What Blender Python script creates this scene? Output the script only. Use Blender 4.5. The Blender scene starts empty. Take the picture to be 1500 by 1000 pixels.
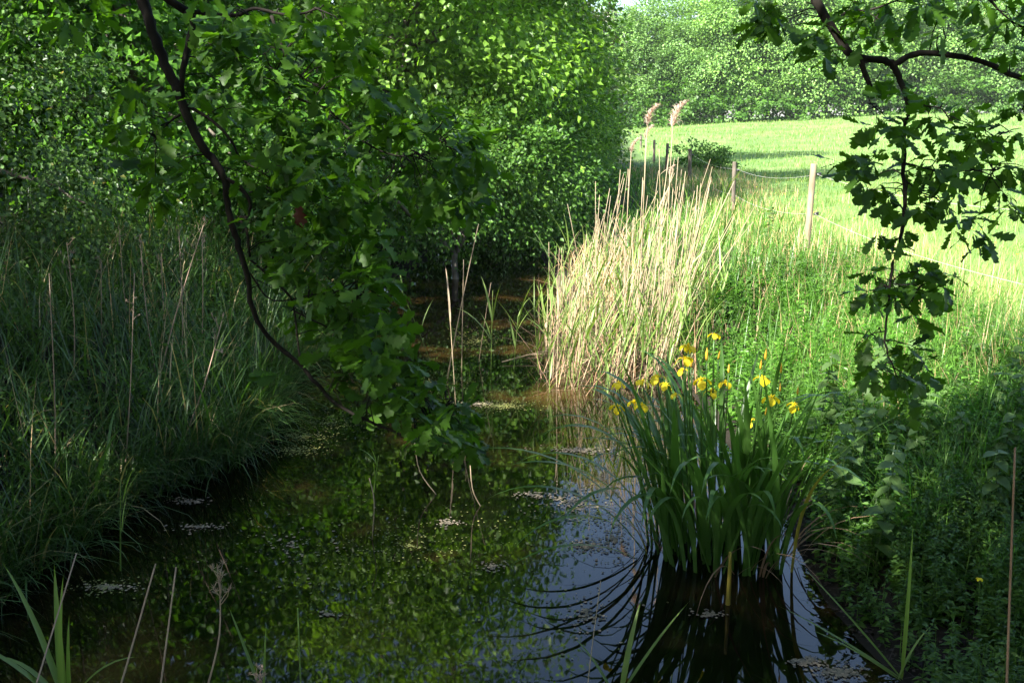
import bpy, math
import numpy as np
from mathutils import Vector, Matrix

rng = np.random.default_rng(11)
SC = bpy.context.scene
COL = SC.collection
R = math.radians

# ------------------------------------------------------------------ camera, sky, sun, exposure
EYE = 2.4
PITCH = R(12.4)
cam_d = bpy.data.cameras.new('camera'); cam_d.lens = 35; cam_d.sensor_width = 36
cam_d.clip_start = 0.05; cam_d.clip_end = 3000
cam = bpy.data.objects.new('camera', cam_d); COL.objects.link(cam)
cam.location = (0, 0, EYE); cam.rotation_euler = (math.pi / 2 - PITCH, 0, 0)
SC.camera = cam

SUN_AZ = (-0.72, -0.69)          # horizontal direction towards the sun (behind and left of the viewer)
SUN_EL = R(40)
world = bpy.data.worlds.new('World'); SC.world = world; world.use_nodes = True
wn = world.node_tree.nodes
sky = wn.new('ShaderNodeTexSky'); sky.sky_type = 'NISHITA'; sky.sun_disc = False
sky.sun_elevation = SUN_EL
sky.sun_rotation = math.atan2(SUN_AZ[0], SUN_AZ[1])
sky.air_density = 1.0; sky.dust_density = 1.3; sky.ozone_density = 1.0
bg = wn['Background']; bg.inputs['Strength'].default_value = 0.075
world.node_tree.links.new(sky.outputs[0], bg.inputs['Color'])
sun_d = bpy.data.lights.new('sun', 'SUN'); sun_d.energy = 5.0; sun_d.angle = R(0.53); sun_d.color = (1.0, 0.96, 0.89)
sun = bpy.data.objects.new('sun', sun_d); COL.objects.link(sun)
h = math.hypot(*SUN_AZ)
sdir = Vector((SUN_AZ[0] / h * math.cos(SUN_EL), SUN_AZ[1] / h * math.cos(SUN_EL), math.sin(SUN_EL)))
sun.rotation_euler = sdir.to_track_quat('Z', 'Y').to_euler()
sun.location = sdir * 60
vs = SC.view_settings
vs.view_transform = 'Standard'; vs.look = 'None'; vs.gamma = 1.0; vs.use_curve_mapping = False
vs.exposure = 2.4
SC.cycles.max_bounces = 7; SC.cycles.diffuse_bounces = 3; SC.cycles.glossy_bounces = 3
SC.cycles.transmission_bounces = 5; SC.cycles.transparent_max_bounces = 6
SC.cycles.sample_clamp_indirect = 4.0

# ------------------------------------------------------------------ picture point -> place
FPX = 1500 * 35 / 36
FW = np.array([0, math.cos(PITCH), -math.sin(PITCH)]); UP = np.array([0, math.sin(PITCH), math.cos(PITCH)])
def ray(px, py):
    return np.array([1., 0, 0]) * ((px - 750) / FPX) + UP * ((500 - py) / FPX) + FW
def P(px, py, Y):
    d = ray(px, py); return np.array([0, 0, EYE]) + d * (Y / d[1])
def G(px, py, z=0.0):
    d = ray(px, py); return np.array([0, 0, EYE]) + d * ((z - EYE) / d[2])

# ------------------------------------------------------------------ mesh helpers
def build(name, V, T, mat, parent=None, smooth=False):
    V = np.asarray(V, np.float32).reshape(-1, 3); T = np.asarray(T, np.int32).reshape(-1, 3)
    me = bpy.data.meshes.new(name)
    me.vertices.add(len(V)); me.vertices.foreach_set('co', V.ravel())
    me.loops.add(T.size); me.loops.foreach_set('vertex_index', T.ravel())
    me.polygons.add(len(T)); me.polygons.foreach_set('loop_start', np.arange(0, T.size, 3, dtype=np.int32))
    if smooth: me.polygons.foreach_set('use_smooth', np.ones(len(T), bool))
    me.update(calc_edges=True)
    if mat: me.materials.append(mat)
    return put(name, me, parent)
def put(name, me, parent=None, loc=None, rot=None, scale=None, mw=None):
    o = bpy.data.objects.new(name, me); COL.objects.link(o)
    if parent is not None: o.parent = parent
    if mw is not None: o.matrix_local = mw
    else:
        if loc is not None: o.location = [float(c) for c in loc]
        if rot is not None: o.rotation_euler = rot
        if scale is not None: o.scale = (scale,) * 3
    return o
def tag(o, label, cat, group=None, kind=None):
    o['label'] = label; o['category'] = cat
    if group: o['group'] = group
    if kind: o['kind'] = kind
    return o
def empty(name, label, cat, loc=(0, 0, 0), group=None, rz=0.0):
    o = bpy.data.objects.new(name, None); COL.objects.link(o)
    o.location = [float(c) for c in loc]; o.rotation_euler = (0, 0, rz); o.empty_display_size = 0.1
    return tag(o, label, cat, group)
def copy_tree(o, parent=None):
    c = o.copy(); COL.objects.link(c); c.parent = parent
    for ch in list(o.children): copy_tree(ch, c)
    return c

def cat(parts):
    """join (V, T) pairs into one"""
    Vs, Ts, n = [], [], 0
    for V, T in parts:
        Vs.append(V); Ts.append(np.asarray(T) + n); n += len(V)
    return np.concatenate(Vs), np.concatenate(Ts)

def tube(path, radii, sides=6, wob=0.0):
    p = np.asarray(path, float); n = len(p); radii = np.broadcast_to(np.asarray(radii, float), (n,))
    t = np.gradient(p, axis=0); t /= np.linalg.norm(t, axis=1)[:, None] + 1e-9
    a = np.cross(t, [0.31, 0.17, 0.93]); a /= np.linalg.norm(a, axis=1)[:, None] + 1e-9
    b = np.cross(t, a)
    ang = np.linspace(0, 2 * np.pi, sides, endpoint=False)
    rr = radii[:, None] * (1 + wob * rng.standard_normal((n, sides)))
    V = p[:, None] + rr[..., None] * (np.cos(ang)[None, :, None] * a[:, None] + np.sin(ang)[None, :, None] * b[:, None])
    V = V.reshape(-1, 3); T = []
    for i in range(n - 1):
        for j in range(sides):
            k = (j + 1) % sides
            T += [(i * sides + j, i * sides + k, (i + 1) * sides + k), (i * sides + j, (i + 1) * sides + k, (i + 1) * sides + j)]
    V = np.vstack([V, p[:1], p[-1:]]); c0, c1 = n * sides, n * sides + 1
    for j in range(sides):
        k = (j + 1) % sides
        T += [(c0, k, j), (c1, (n - 1) * sides + j, (n - 1) * sides + k)]
    return V, np.array(T)
def smooth_path(pts, k=4):
    p = np.asarray(pts, float)
    if len(p) < 3: return p
    q = np.vstack([2 * p[0] - p[1], p, 2 * p[-1] - p[-2]]); out = []
    for i in range(1, len(q) - 2):
        for s in np.linspace(0, 1, k, endpoint=False):
            a, b, c, d = q[i - 1], q[i], q[i + 1], q[i + 2]
            out.append(0.5 * (2 * b + (c - a) * s + (2 * a - 5 * b + 4 * c - d) * s * s + (3 * b - a - 3 * c + d) * s ** 3))
    out.append(p[-1]); return np.array(out)

def blades(base, az, length, lean, bend, width, segs=2, power=1.4, prof=None, crease=0.0):
    """grass-like ribbons: N tapered strips that leave the vertical by lean and curve over by bend"""
    base = np.atleast_2d(base); N = len(base)
    f = lambda x: np.broadcast_to(np.asarray(x, float), (N,))
    az, length, lean, bend, width = map(f, (az, length, lean, bend, width))
    t = np.linspace(0, 1, segs + 1)
    tm = (t[:-1] + t[1:]) / 2
    th = lean[:, None] + bend[:, None] * tm[None] ** power
    ds = (length / segs)[:, None]
    rr = np.concatenate([np.zeros((N, 1)), np.cumsum(np.sin(th) * ds, 1)], 1)
    zz = np.concatenate([np.zeros((N, 1)), np.cumsum(np.cos(th) * ds, 1)], 1)
    c = np.stack([rr * np.cos(az)[:, None], rr * np.sin(az)[:, None], zz], -1) + base[:, None]
    w = np.array([prof(x) for x in t]) if prof else np.clip(1 - t ** 1.7, 0, 1) * np.clip(0.6 + 3 * t, 0, 1)
    side = np.stack([-np.sin(az), np.cos(az), np.zeros(N)], -1)
    off = side[:, None] * (width[:, None] * w[None])[..., None] * 0.5
    if crease:
        V = np.stack([c - off, c + np.array([0, 0, -1.0]) * 0 + np.stack([np.cos(az), np.sin(az), 0 * az], -1)[:, None] * (width[:, None] * w[None] * crease)[..., None], c + off], 2)
        m = 3
    else:
        V = np.stack([c - off, c + off], 2); m = 2
    V = V.reshape(N, -1, 3)
    T = []
    for i in range(segs):
        for j in range(m - 1):
            a, b, cc, d = i * m + j, i * m + j + 1, (i + 1) * m + j + 1, (i + 1) * m + j
            if i == segs - 1 and m == 2: T += [(a, b, cc)]
            else: T += [(a, b, cc), (a, cc, d)]
    T = np.array(T)
    k = V.shape[1]
    TT = (T[None] + (np.arange(N) * k)[:, None, None]).reshape(-1, 3)
    return V.reshape(-1, 3), TT

def scatter(tv, tt, pos, d, n, size):
    """copies of a template (length along +y, normal +z) at pos, pointing along d with normal near n"""
    d = d / (np.linalg.norm(d, axis=1)[:, None] + 1e-9)
    s = np.cross(d, n); s /= np.linalg.norm(s, axis=1)[:, None] + 1e-9
    n = np.cross(s, d)
    size = np.broadcast_to(np.asarray(size, float), (len(pos),))
    M = np.stack([s, d, n], -1) * size[:, None, None]
    V = np.einsum('nij,kj->nki', M, tv) + pos[:, None]
    T = (tt[None] + (np.arange(len(pos)) * len(tv))[:, None, None]).reshape(-1, 3)
    return V.reshape(-1, 3), T
def unit(v): return v / (np.linalg.norm(v, axis=-1, keepdims=True) + 1e-9)
def rnd_dirs(n): return unit(rng.standard_normal((n, 3)))

# leaf templates -------------------------------------------------
def simple_leaf(w=0.32, fold=0.1, droop=0.12):
    V = np.array([(0, 0, 0), (-w, .42, fold), (0, 1, -droop), (w, .42, fold)])
    return V, np.array([(0, 2, 1), (0, 3, 2)])
def ovate_leaf(w=0.36, fold=0.08, droop=0.2, teeth=0.0):
    ys = np.array([0, .12, .3, .52, .76, 1.0]); ws = np.array([.03, .72, 1, .85, .45, 0.0]) * w
    V, T = [], []
    for y, ww in zip(ys, ws): V += [(-ww, y, fold * ww / w - droop * y * y), (0, y, -droop * y * y - 0.02), (ww, y, fold * ww / w - droop * y * y)]
    for i in range(5):
        for j in range(2):
            a = i * 3 + j; T += [(a, a + 1, a + 4), (a, a + 4, a + 3)]
    return np.array(V), np.array(T)
def oak_leaf(seed):
    r = np.random.default_rng(seed)
    ym = np.array([0, .10, .20, .28, .38, .47, .58, .67, .78, .87, .95, 1.0])
    we = np.array([.012, .03, .13, .065, .21, .11, .285, .16, .26, .15, .14, .0])
    V, T = [], []
    cur, fold = r.uniform(.05, .35), r.uniform(-.05, .3); tw = r.uniform(-.15, .15)
    for i, (y, w) in enumerate(zip(ym, we)):
        for sgn in (-1, 0, 1):
            ww = w * (1 + 0.18 * r.standard_normal()) if sgn else 0
            lift = 0.05 if (i % 2 == 0 and i > 1) else 0.0
            z = -cur * y * y + fold * abs(ww) + 0.10 * math.sin(9 * y + sgn) * abs(ww) * 2 + tw * sgn * ww
            V.append((sgn * ww + 0.03 * math.sin(5 * y + seed), y + (lift if sgn else 0), z))
    for i in range(len(ym) - 1):
        for j in range(2):
            a = i * 3 + j; T += [(a, a + 1, a + 4), (a, a + 4, a + 3)]
    return np.array(V), np.array(T)

# ------------------------------------------------------------------ materials
def new_mat(name):
    m = bpy.data.materials.new(name); m.use_nodes = True
    nt = m.node_tree; return m, nt, nt.nodes, nt.links
def leaf_mat(name, col, var=0.35, trans=0.45, tcol=None, rough=0.45, dead=None, dead_share=0.0, spec=0.4, noise_scale=None):
    """leaf: reflecting and letting light through, every leaf a slightly different green"""
    m, nt, N, L = new_mat(name); out = N['Material Output']; bs = N['Principled BSDF']
    geo = N.new('ShaderNodeNewGeometry')
    ramp = N.new('ShaderNodeValToRGB'); e = ramp.color_ramp.elements
    c = np.array(col)
    lo, hi = c * (1 - var), np.minimum(c * (1 + var) * np.array([1.25, 1.0, 0.9]), 1)
    e[0].position = 0; e[0].color = (*lo, 1); e[1].position = 1 - dead_share; e[1].color = (*hi, 1)
    if dead_share:
        x = ramp.color_ramp.elements.new(min(1 - dead_share + 0.01, 1)); x.color = (*dead, 1)
    L.new(geo.outputs['Random Per Island'], ramp.inputs[0])
    tc = N.new('ShaderNodeTexCoord'); nz = N.new('ShaderNodeTexNoise'); nz.inputs['Scale'].default_value = noise_scale or 0.8
    nz.inputs['Detail'].default_value = 2
    L.new(geo.outputs['Position'], nz.inputs['Vector'])
    mr = N.new('ShaderNodeMapRange'); mr.inputs['From Min'].default_value = 0.3; mr.inputs['From Max'].default_value = 0.7
    mr.inputs['To Min'].default_value = 0.75; mr.inputs['To Max'].default_value = 1.25
    L.new(nz.outputs['Fac'], mr.inputs['Value'])
    hs = N.new('ShaderNodeHueSaturation'); L.new(mr.outputs[0], hs.inputs['Value']); L.new(ramp.outputs[0], hs.inputs['Color'])
    L.new(hs.outputs[0], bs.inputs['Base Color'])
    bs.inputs['Roughness'].default_value = rough; bs.inputs['Specular IOR Level'].default_value = spec
    if trans:
        tr = N.new('ShaderNodeBsdfTranslucent')
        mx = N.new('ShaderNodeMix'); mx.data_type = 'RGBA'; mx.blend_type = 'MULTIPLY'; mx.inputs['Factor'].default_value = 1
        L.new(hs.outputs[0], mx.inputs[6]); tc2 = np.array(tcol or (1.5, 1.6, 0.5)); mx.inputs[7].default_value = (*tc2, 1)
        L.new(mx.outputs[2], tr.inputs['Color'])
        ms = N.new('ShaderNodeMixShader'); ms.inputs[0].default_value = trans
        L.new(bs.outputs[0], ms.inputs[1]); L.new(tr.outputs[0], ms.inputs[2]); L.new(ms.outputs[0], out.inputs['Surface'])
    return m
def bark_mat(name, a, b, scale=18, bump=0.5):
    m, nt, N, L = new_mat(name); bs = N['Principled BSDF']
    tc = N.new('ShaderNodeTexCoord'); nz = N.new('ShaderNodeTexNoise'); nz.inputs['Scale'].default_value = scale; nz.inputs['Detail'].default_value = 6
    mp = N.new('ShaderNodeMapping'); mp.inputs['Scale'].default_value = (1, 1, 0.35)
    L.new(tc.outputs['Object'], mp.inputs[0]); L.new(mp.outputs[0], nz.inputs['Vector'])
    r = N.new('ShaderNodeValToRGB'); r.color_ramp.elements[0].color = (*a, 1); r.color_ramp.elements[1].color = (*b, 1)
    r.color_ramp.elements[0].position = 0.35; r.color_ramp.elements[1].position = 0.7
    L.new(nz.outputs['Fac'], r.inputs[0]); L.new(r.outputs[0], bs.inputs['Base Color'])
    bp = N.new('ShaderNodeBump'); bp.inputs['Strength'].default_value = bump; bp.inputs['Distance'].default_value = 0.02
    L.new(nz.outputs['Fac'], bp.inputs['Height']); L.new(bp.outputs[0], bs.inputs['Normal'])
    bs.inputs['Roughness'].default_value = 0.9; bs.inputs['Specular IOR Level'].default_value = 0.15
    return m

M = {}
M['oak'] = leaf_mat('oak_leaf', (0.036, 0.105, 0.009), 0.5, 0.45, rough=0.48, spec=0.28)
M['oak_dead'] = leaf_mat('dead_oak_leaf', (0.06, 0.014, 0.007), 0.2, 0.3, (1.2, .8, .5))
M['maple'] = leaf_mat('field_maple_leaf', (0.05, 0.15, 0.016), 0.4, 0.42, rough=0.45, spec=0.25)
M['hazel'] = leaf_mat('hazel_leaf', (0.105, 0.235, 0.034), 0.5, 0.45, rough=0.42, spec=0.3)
M['thorn'] = leaf_mat('thorn_leaf', (0.034, 0.085, 0.018), 0.45, 0.3, rough=0.4, spec=.3, dead=(.25, .2, .03), dead_share=0.012)
M['thorn_pale'] = leaf_mat('blossom_thorn_leaf', (0.10, 0.15, 0.07), 0.4, 0.3, dead=(.6, .6, .5), dead_share=0.12)
M['scrub'] = leaf_mat('scrub_leaf', (0.045, 0.125, 0.02), 0.45, 0.38, spec=.25)
M['far'] = leaf_mat('far_leaf', (0.12, 0.26, 0.06), 0.3, 0.35, rough=0.5, noise_scale=0.35)
M['far2'] = leaf_mat('far_dark_leaf', (0.09, 0.205, 0.05), 0.3, 0.35, rough=0.5, noise_scale=0.35)
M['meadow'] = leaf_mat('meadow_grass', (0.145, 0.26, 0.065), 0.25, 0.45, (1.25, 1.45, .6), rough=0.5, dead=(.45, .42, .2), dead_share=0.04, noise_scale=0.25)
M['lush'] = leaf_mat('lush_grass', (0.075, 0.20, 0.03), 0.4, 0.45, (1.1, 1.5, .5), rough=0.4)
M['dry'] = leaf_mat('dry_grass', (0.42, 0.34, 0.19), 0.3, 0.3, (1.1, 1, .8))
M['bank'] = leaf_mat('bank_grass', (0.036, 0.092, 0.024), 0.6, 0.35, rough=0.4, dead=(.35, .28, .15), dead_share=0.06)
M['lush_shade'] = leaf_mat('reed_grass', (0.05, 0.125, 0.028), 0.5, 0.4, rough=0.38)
M['herb'] = leaf_mat('herb_leaf', (0.05, 0.125, 0.022), 0.35, 0.4, rough=0.45)
M['nettle'] = leaf_mat('nettle_leaf', (0.07, 0.15, 0.045), 0.3, 0.4, rough=0.55)
M['iris'] = leaf_mat('iris_leaf', (0.05, 0.135, 0.028), 0.4, 0.35, rough=0.34, spec=0.35)
M['iris_old'] = leaf_mat('old_iris_leaf', (0.30, 0.28, 0.05), 0.2, 0.35)
M['petal'] = leaf_mat('iris_petal', (0.9, 0.74, 0.02), 0.08, 0.4, (1.1, 1, .5), rough=0.6)
M['bud'] = leaf_mat('iris_bud', (0.55, 0.42, 0.04), 0.2, 0.3, (1, 1, .5), rough=0.6)
M['reed'] = leaf_mat('reed_leaf', (0.13, 0.23, 0.06), 0.3, 0.4, rough=0.42)
M['straw'] = leaf_mat('dry_reed', (0.25, 0.235, 0.16), 0.5, 0.12, (1, 1, .8), rough=0.5)
M['straw_base'] = leaf_mat('dark_dry_reed', (0.22, 0.16, 0.10), 0.3, 0.1, (1, 1, .8), rough=0.6)
M['plume'] = leaf_mat('reed_plume', (0.50, 0.46, 0.40), 0.25, 0.45, (1.1, 1, .9), rough=0.8)
M['dead_stem'] = leaf_mat('dead_stem', (0.24, 0.20, 0.155), 0.3, 0.1, (1, 1, .8), rough=0.7)
M['bark'] = bark_mat('oak_bark', (0.006, 0.005, 0.004), (0.026, 0.022, 0.017))
M['bark2'] = bark_mat('grey_bark', (0.05, 0.042, 0.035), (0.16, 0.14, 0.11), 10)
M['post'] = bark_mat('weathered_post', (0.14, 0.11, 0.07), (0.26, 0.21, 0.14), 14, 0.25)
M['post_grey'] = bark_mat('grey_post', (0.07, 0.058, 0.045), (0.15, 0.125, 0.10), 14, 0.25)
m, nt, N, L = new_mat('fence_wire'); b = N['Principled BSDF']; b.inputs['Base Color'].default_value = (.5, .5, .47, 1); b.inputs['Roughness'].default_value = .5; M['wire'] = m
m, nt, N, L = new_mat('black_plastic'); b = N['Principled BSDF']; b.inputs['Base Color'].default_value = (.015, .015, .015, 1); b.inputs['Roughness'].default_value = .4; M['black'] = m
M['litter'] = leaf_mat('leaf_litter', (0.018, 0.014, 0.009), 0.5, 0.0, rough=0.55, dead=(.09, .07, .045), dead_share=.06)
M['scum'] = leaf_mat('pond_scum', (0.15, 0.145, 0.105), 0.5, 0.0, rough=0.8)
M['weed'] = leaf_mat('duckweed', (0.12, 0.15, 0.045), 0.35, 0.0, rough=0.6)

# water: murky brown, still, with a faint ripple
m, nt, N, L = new_mat('pond_water'); b = N['Principled BSDF']; M['water'] = m
geo = N.new('ShaderNodeNewGeometry'); nz = N.new('ShaderNodeTexNoise'); nz.inputs['Scale'].default_value = 0.9; nz.inputs['Detail'].default_value = 3
L.new(geo.outputs['Position'], nz.inputs['Vector'])
rp = N.new('ShaderNodeValToRGB'); rp.color_ramp.elements[0].position = .52; rp.color_ramp.elements[0].color = (.002, .0018, .001, 1)
rp.color_ramp.elements[1].position = .72; rp.color_ramp.elements[1].color = (.045, .026, .008, 1)
L.new(nz.outputs['Fac'], rp.inputs[0]); L.new(rp.outputs[0], b.inputs['Base Color'])
b.inputs['Roughness'].default_value = 0.02; b.inputs['IOR'].default_value = 1.47
n2 = N.new('ShaderNodeTexNoise'); n2.inputs['Scale'].default_value = 5.0; n2.inputs['Detail'].default_value = 2
mp = N.new('ShaderNodeMapping'); mp.inputs['Scale'].default_value = (1, .6, 1); L.new(geo.outputs['Position'], mp.inputs[0]); L.new(mp.outputs[0], n2.inputs['Vector'])
bp = N.new('ShaderNodeBump'); bp.inputs['Strength'].default_value = 0.013; bp.inputs['Distance'].default_value = 0.05
L.new(n2.outputs['Fac'], bp.inputs['Height']); L.new(bp.outputs[0], b.inputs['Normal'])

# ground: mud at the water, earth on the bank, turf in the field
m, nt, N, L = new_mat('ground_earth'); b = N['Principled BSDF']; M['ground'] = m
geo = N.new('ShaderNodeNewGeometry'); nz = N.new('ShaderNodeTexNoise'); nz.inputs['Scale'].default_value = 2.2; nz.inputs['Detail'].default_value = 8
L.new(geo.outputs['Position'], nz.inputs['Vector'])
r1 = N.new('ShaderNodeValToRGB'); r1.color_ramp.elements[0].color = (.006, .005, .0035, 1); r1.color_ramp.elements[1].color = (.026, .021, .014, 1)
r1.color_ramp.elements[0].position = .35; r1.color_ramp.elements[1].position = .7; L.new(nz.outputs['Fac'], r1.inputs[0])
n2 = N.new('ShaderNodeTexNoise'); n2.inputs['Scale'].default_value = 0.35; n2.inputs['Detail'].default_value = 6; L.new(geo.outputs['Position'], n2.inputs['Vector'])
r2 = N.new('ShaderNodeValToRGB'); r2.color_ramp.elements[0].color = (.085, .165, .04, 1); r2.color_ramp.elements[1].color = (.145, .235, .065, 1)
r2.color_ramp.elements[0].position = .35; r2.color_ramp.elements[1].position = .65; L.new(n2.outputs['Fac'], r2.inputs[0])
at = N.new('ShaderNodeAttribute'); at.attribute_name = 'turf'
mx = N.new('ShaderNodeMix'); mx.data_type = 'RGBA'; L.new(at.outputs['Fac'], mx.inputs['Factor']); L.new(r1.outputs[0], mx.inputs[6]); L.new(r2.outputs[0], mx.inputs[7])
L.new(mx.outputs[2], b.inputs['Base Color']); b.inputs['Roughness'].default_value = .9; b.inputs['Specular IOR Level'].default_value = .2
bp = N.new('ShaderNodeBump'); bp.inputs['Strength'].default_value = .7; bp.inputs['Distance'].default_value = .06
L.new(nz.outputs['Fac'], bp.inputs['Height']); L.new(bp.outputs[0], b.inputs['Normal'])

# ------------------------------------------------------------------ ground and pond
POND = [G(-120, 930), G(0, 865), G(100, 795), G(180, 735), G(330, 682), G(395, 615), G(405, 565), G(470, 490), G(560, 420),
        (-1.4, 18, 0), (-.5, 24, 0), (.5, 24, 0), (.55, 18, 0), (.75, 12.5, 0), G(930, 535), G(1010, 575), G(1075, 660), G(1160, 765), G(1182, 835), G(1210, 890),
        G(1285, 960), G(1335, 1012), (1.2, 2.9, 0), (-2.6, 2.7, 0)]
POND = np.array([p[:2] for p in POND], float)
def pond_dist(x, y):
    x, y = np.asarray(x, float), np.asarray(y, float)
    d = np.full(x.shape, 1e9); ins = np.zeros(x.shape, bool); n = len(POND)
    for i in range(n):
        a, c = POND[i], POND[(i + 1) % n]; e = c - a
        wx, wy = x - a[0], y - a[1]
        t = np.clip((wx * e[0] + wy * e[1]) / (e @ e), 0, 1)
        d = np.minimum(d, np.hypot(wx - t * e[0], wy - t * e[1]))
        cr = ((a[1] <= y) != (c[1] <= y)) & (x < (c[0] - a[0]) * (y - a[1]) / (c[1] - a[1] + 1e-12) + a[0])
        ins ^= cr
    return np.where(ins, -d, d)
def sst(x): x = np.clip(x, 0, 1); return x * x * (3 - 2 * x)
FA, FB = P(1192, 375, 12.6)[:2], P(958, 300, 45.0)[:2]      # the fence line
def fence_side(x, y):      # metres to the field side of the fence
    e = (FB - FA) / np.linalg.norm(FB - FA); return (x - FA[0]) * e[1] - (y - FA[1]) * e[0]
def height(x, y):
    x, y = np.asarray(x, float), np.asarray(y, float); d = pond_dist(x, y)
    bank = 0.70 * sst(np.clip(d, 0, None) / 2.0) ** 0.75
    left = sst((-x - 1) / 6) * sst(d / 4) * 0.5
    bed = -0.5 * sst(-d / 0.9)
    field = 2.3 * sst((y - 34) / 70) * (.55 + .45 * sst(fence_side(x, y) / 30)) + 0.25 * sst((x - 8) / 25)
    bump = 0.03 * (np.sin(1.9 * x + .7 * y) + np.sin(2.7 * y - 1.3 * x + 1) + .6 * np.sin(5.1 * x + 3.3 * y)) * sst(d / .6)
    fb = 0.05 * (np.sin(.31 * x + .23 * y) + np.sin(.17 * y - .4 * x)) * sst((y - 14) / 10)
    return np.where(d > 0, bank + left + field + bump + fb, bed)
xs = np.unique(np.round(np.concatenate([np.arange(-9, 9, .14), np.geomspace(9, 400, 60), -np.geomspace(9, 400, 45)]), 3))
ys = np.unique(np.round(np.concatenate([np.arange(-3, 24, .14), np.geomspace(24, 700, 90), -np.geomspace(3, 60, 20)]), 3))
X, Y = np.meshgrid(xs, ys); Z = height(X, Y)
nx, ny = len(xs), len(ys)
idx = (np.arange(ny - 1)[:, None] * nx + np.arange(nx - 1)[None]).ravel()
T = np.concatenate([np.stack([idx, idx + 1, idx + nx + 1], 1), np.stack([idx, idx + nx + 1, idx + nx], 1)])
ground = build('ground', np.stack([X, Y, Z], -1), T, M['ground'], smooth=True)
turf = sst((fence_side(X, Y) + 2.0) / 2.5) * sst((pond_dist(X, Y) - .8) / 1.2)
a = ground.data.attributes.new('turf', 'FLOAT', 'POINT'); a.data.foreach_set('value', turf.astype(np.float32).ravel())
tag(ground, 'muddy pond bank rising into the sunlit green meadow', 'ground', kind='structure')
wx = np.linspace(-9, 4, 40); wy = np.linspace(2.0, 26, 60); X, Y = np.meshgrid(wx, wy)
idx = (np.arange(59)[:, None] * 40 + np.arange(39)[None]).ravel()
T = np.concatenate([np.stack([idx, idx + 1, idx + 41], 1), np.stack([idx, idx + 41, idx + 40], 1)])
water = build('water', np.stack([X, Y, 0 * X], -1), T, M['water'], smooth=True)
tag(water, 'still dark pond water reflecting trees and sky', 'water', kind='structure')
def on_ground(x, y, dz=0.0): return np.stack([x, y, height(x, y) + dz], -1)

# ------------------------------------------------------------------ trees
def crown(blobs, n, leaf, size, spray=0.5, per=45, droop=0.25, shell=0.55, up=0.7):
    """leaves gathered in sprays over a few overlapping ellipsoids (centre, radii)"""
    vol = np.array([np.prod(r) ** (2 / 3) for _, r in blobs]); k = max(1, n // per)
    which = rng.choice(len(blobs), k, p=vol / vol.sum())
    C = np.array([b[0] for b in blobs])[which]; RR = np.array([b[1] for b in blobs])[which]
    u = rnd_dirs(k); rad = np.where(rng.random(k) < shell, rng.uniform(.82, 1.08, k), rng.random(k) ** .5 * .9)
    sc = C + u * RR * rad[:, None]
    out = unit(u / RR * RR.mean(1, keepdims=True) + np.array([0, 0, -droop]))
    i = np.repeat(np.arange(k), per); m = len(i)
    ln = rng.random(m) * spray * 1.5 - spray * .5
    lat = rng.standard_normal((m, 3)) * spray * np.array([.42, .42, .15])
    pos = sc[i] + out[i] * ln[:, None] + lat - np.array([0, 0, 1]) * (ln[:, None] ** 2) * .35
    d = unit(out[i] + rng.standard_normal((m, 3)) * .65 + np.array([0, 0, -.25]))
    nrm = unit(out[i] * .6 + np.array([0, 0, up]) + np.repeat(rng.standard_normal((k, 3)) * .3, per, 0) + rng.standard_normal((m, 3)) * .36)
    return scatter(*leaf, pos, d, nrm, size * rng.uniform(.6, 1.25, m))
def limb_set(base, tips, r0, rise=0.4, sides=7, wig=0.12):
    """trunk that forks into limbs towards the given points"""
    base = np.array(base, float); tips = [np.array(t, float) for t in tips]
    mid = np.mean(tips, 0); fork = base + (mid - base) * np.array([.35, .35, rise])
    t = np.linspace(0, 1, 7)[:, None]
    trunk = base + (fork - base) * t + np.array([0.08, .06, 0]) * np.sin(t * 5) * r0 * 6 * t
    trunk = np.vstack([base - [0, 0, .3], trunk])
    limbs = []
    for tp in tips:
        s = np.linspace(0, 1, 9)[:, None]
        p = fork + (tp - fork) * s + np.array([0, 0, 1]) * (np.sin(s * np.pi) * .12 * np.linalg.norm(tp - fork)) + rng.standard_normal((9, 3)) * wig * s * (1 - s) * 2
        limbs.append(tube(p, np.linspace(r0 * .6, r0 * .08, 9), 6))
    return tube(smooth_path(trunk, 2), np.linspace(r0 * 1.25, r0 * .75, len(smooth_path(trunk, 2))), 9, .05), limbs
def tree(label, base, blobs, n, leaf, size, mat, r0=.14, bark='bark2', rise=.4, ntips=7, name='tree', category='tree', group=None, **kw):
    """base and blobs in world metres; the tree's own origin is its foot"""
    base = np.array(base, float); base[2] = float(height(base[0], base[1]))
    t = empty(name, label, category, base, group)
    bl = [(np.array(c, float) - base, np.array(r, float)) for c, r in blobs]
    tips = [bl[i % len(bl)][0] + rnd_dirs(1)[0] * bl[i % len(bl)][1] * .6 for i in range(ntips)]
    tr, lm = limb_set((0, 0, 0), tips, r0, rise)
    build('trunk', *tr, M[bark], t, True)
    build('limbs', *cat(lm), M[bark], t, True)['kind'] = 'stuff'
    o = build('crown', *crown(bl, n, leaf, size, **kw), M[mat], t); o['kind'] = 'stuff'
    return t
LF, LF2 = simple_leaf(), simple_leaf(.42, .06, .2)

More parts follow.
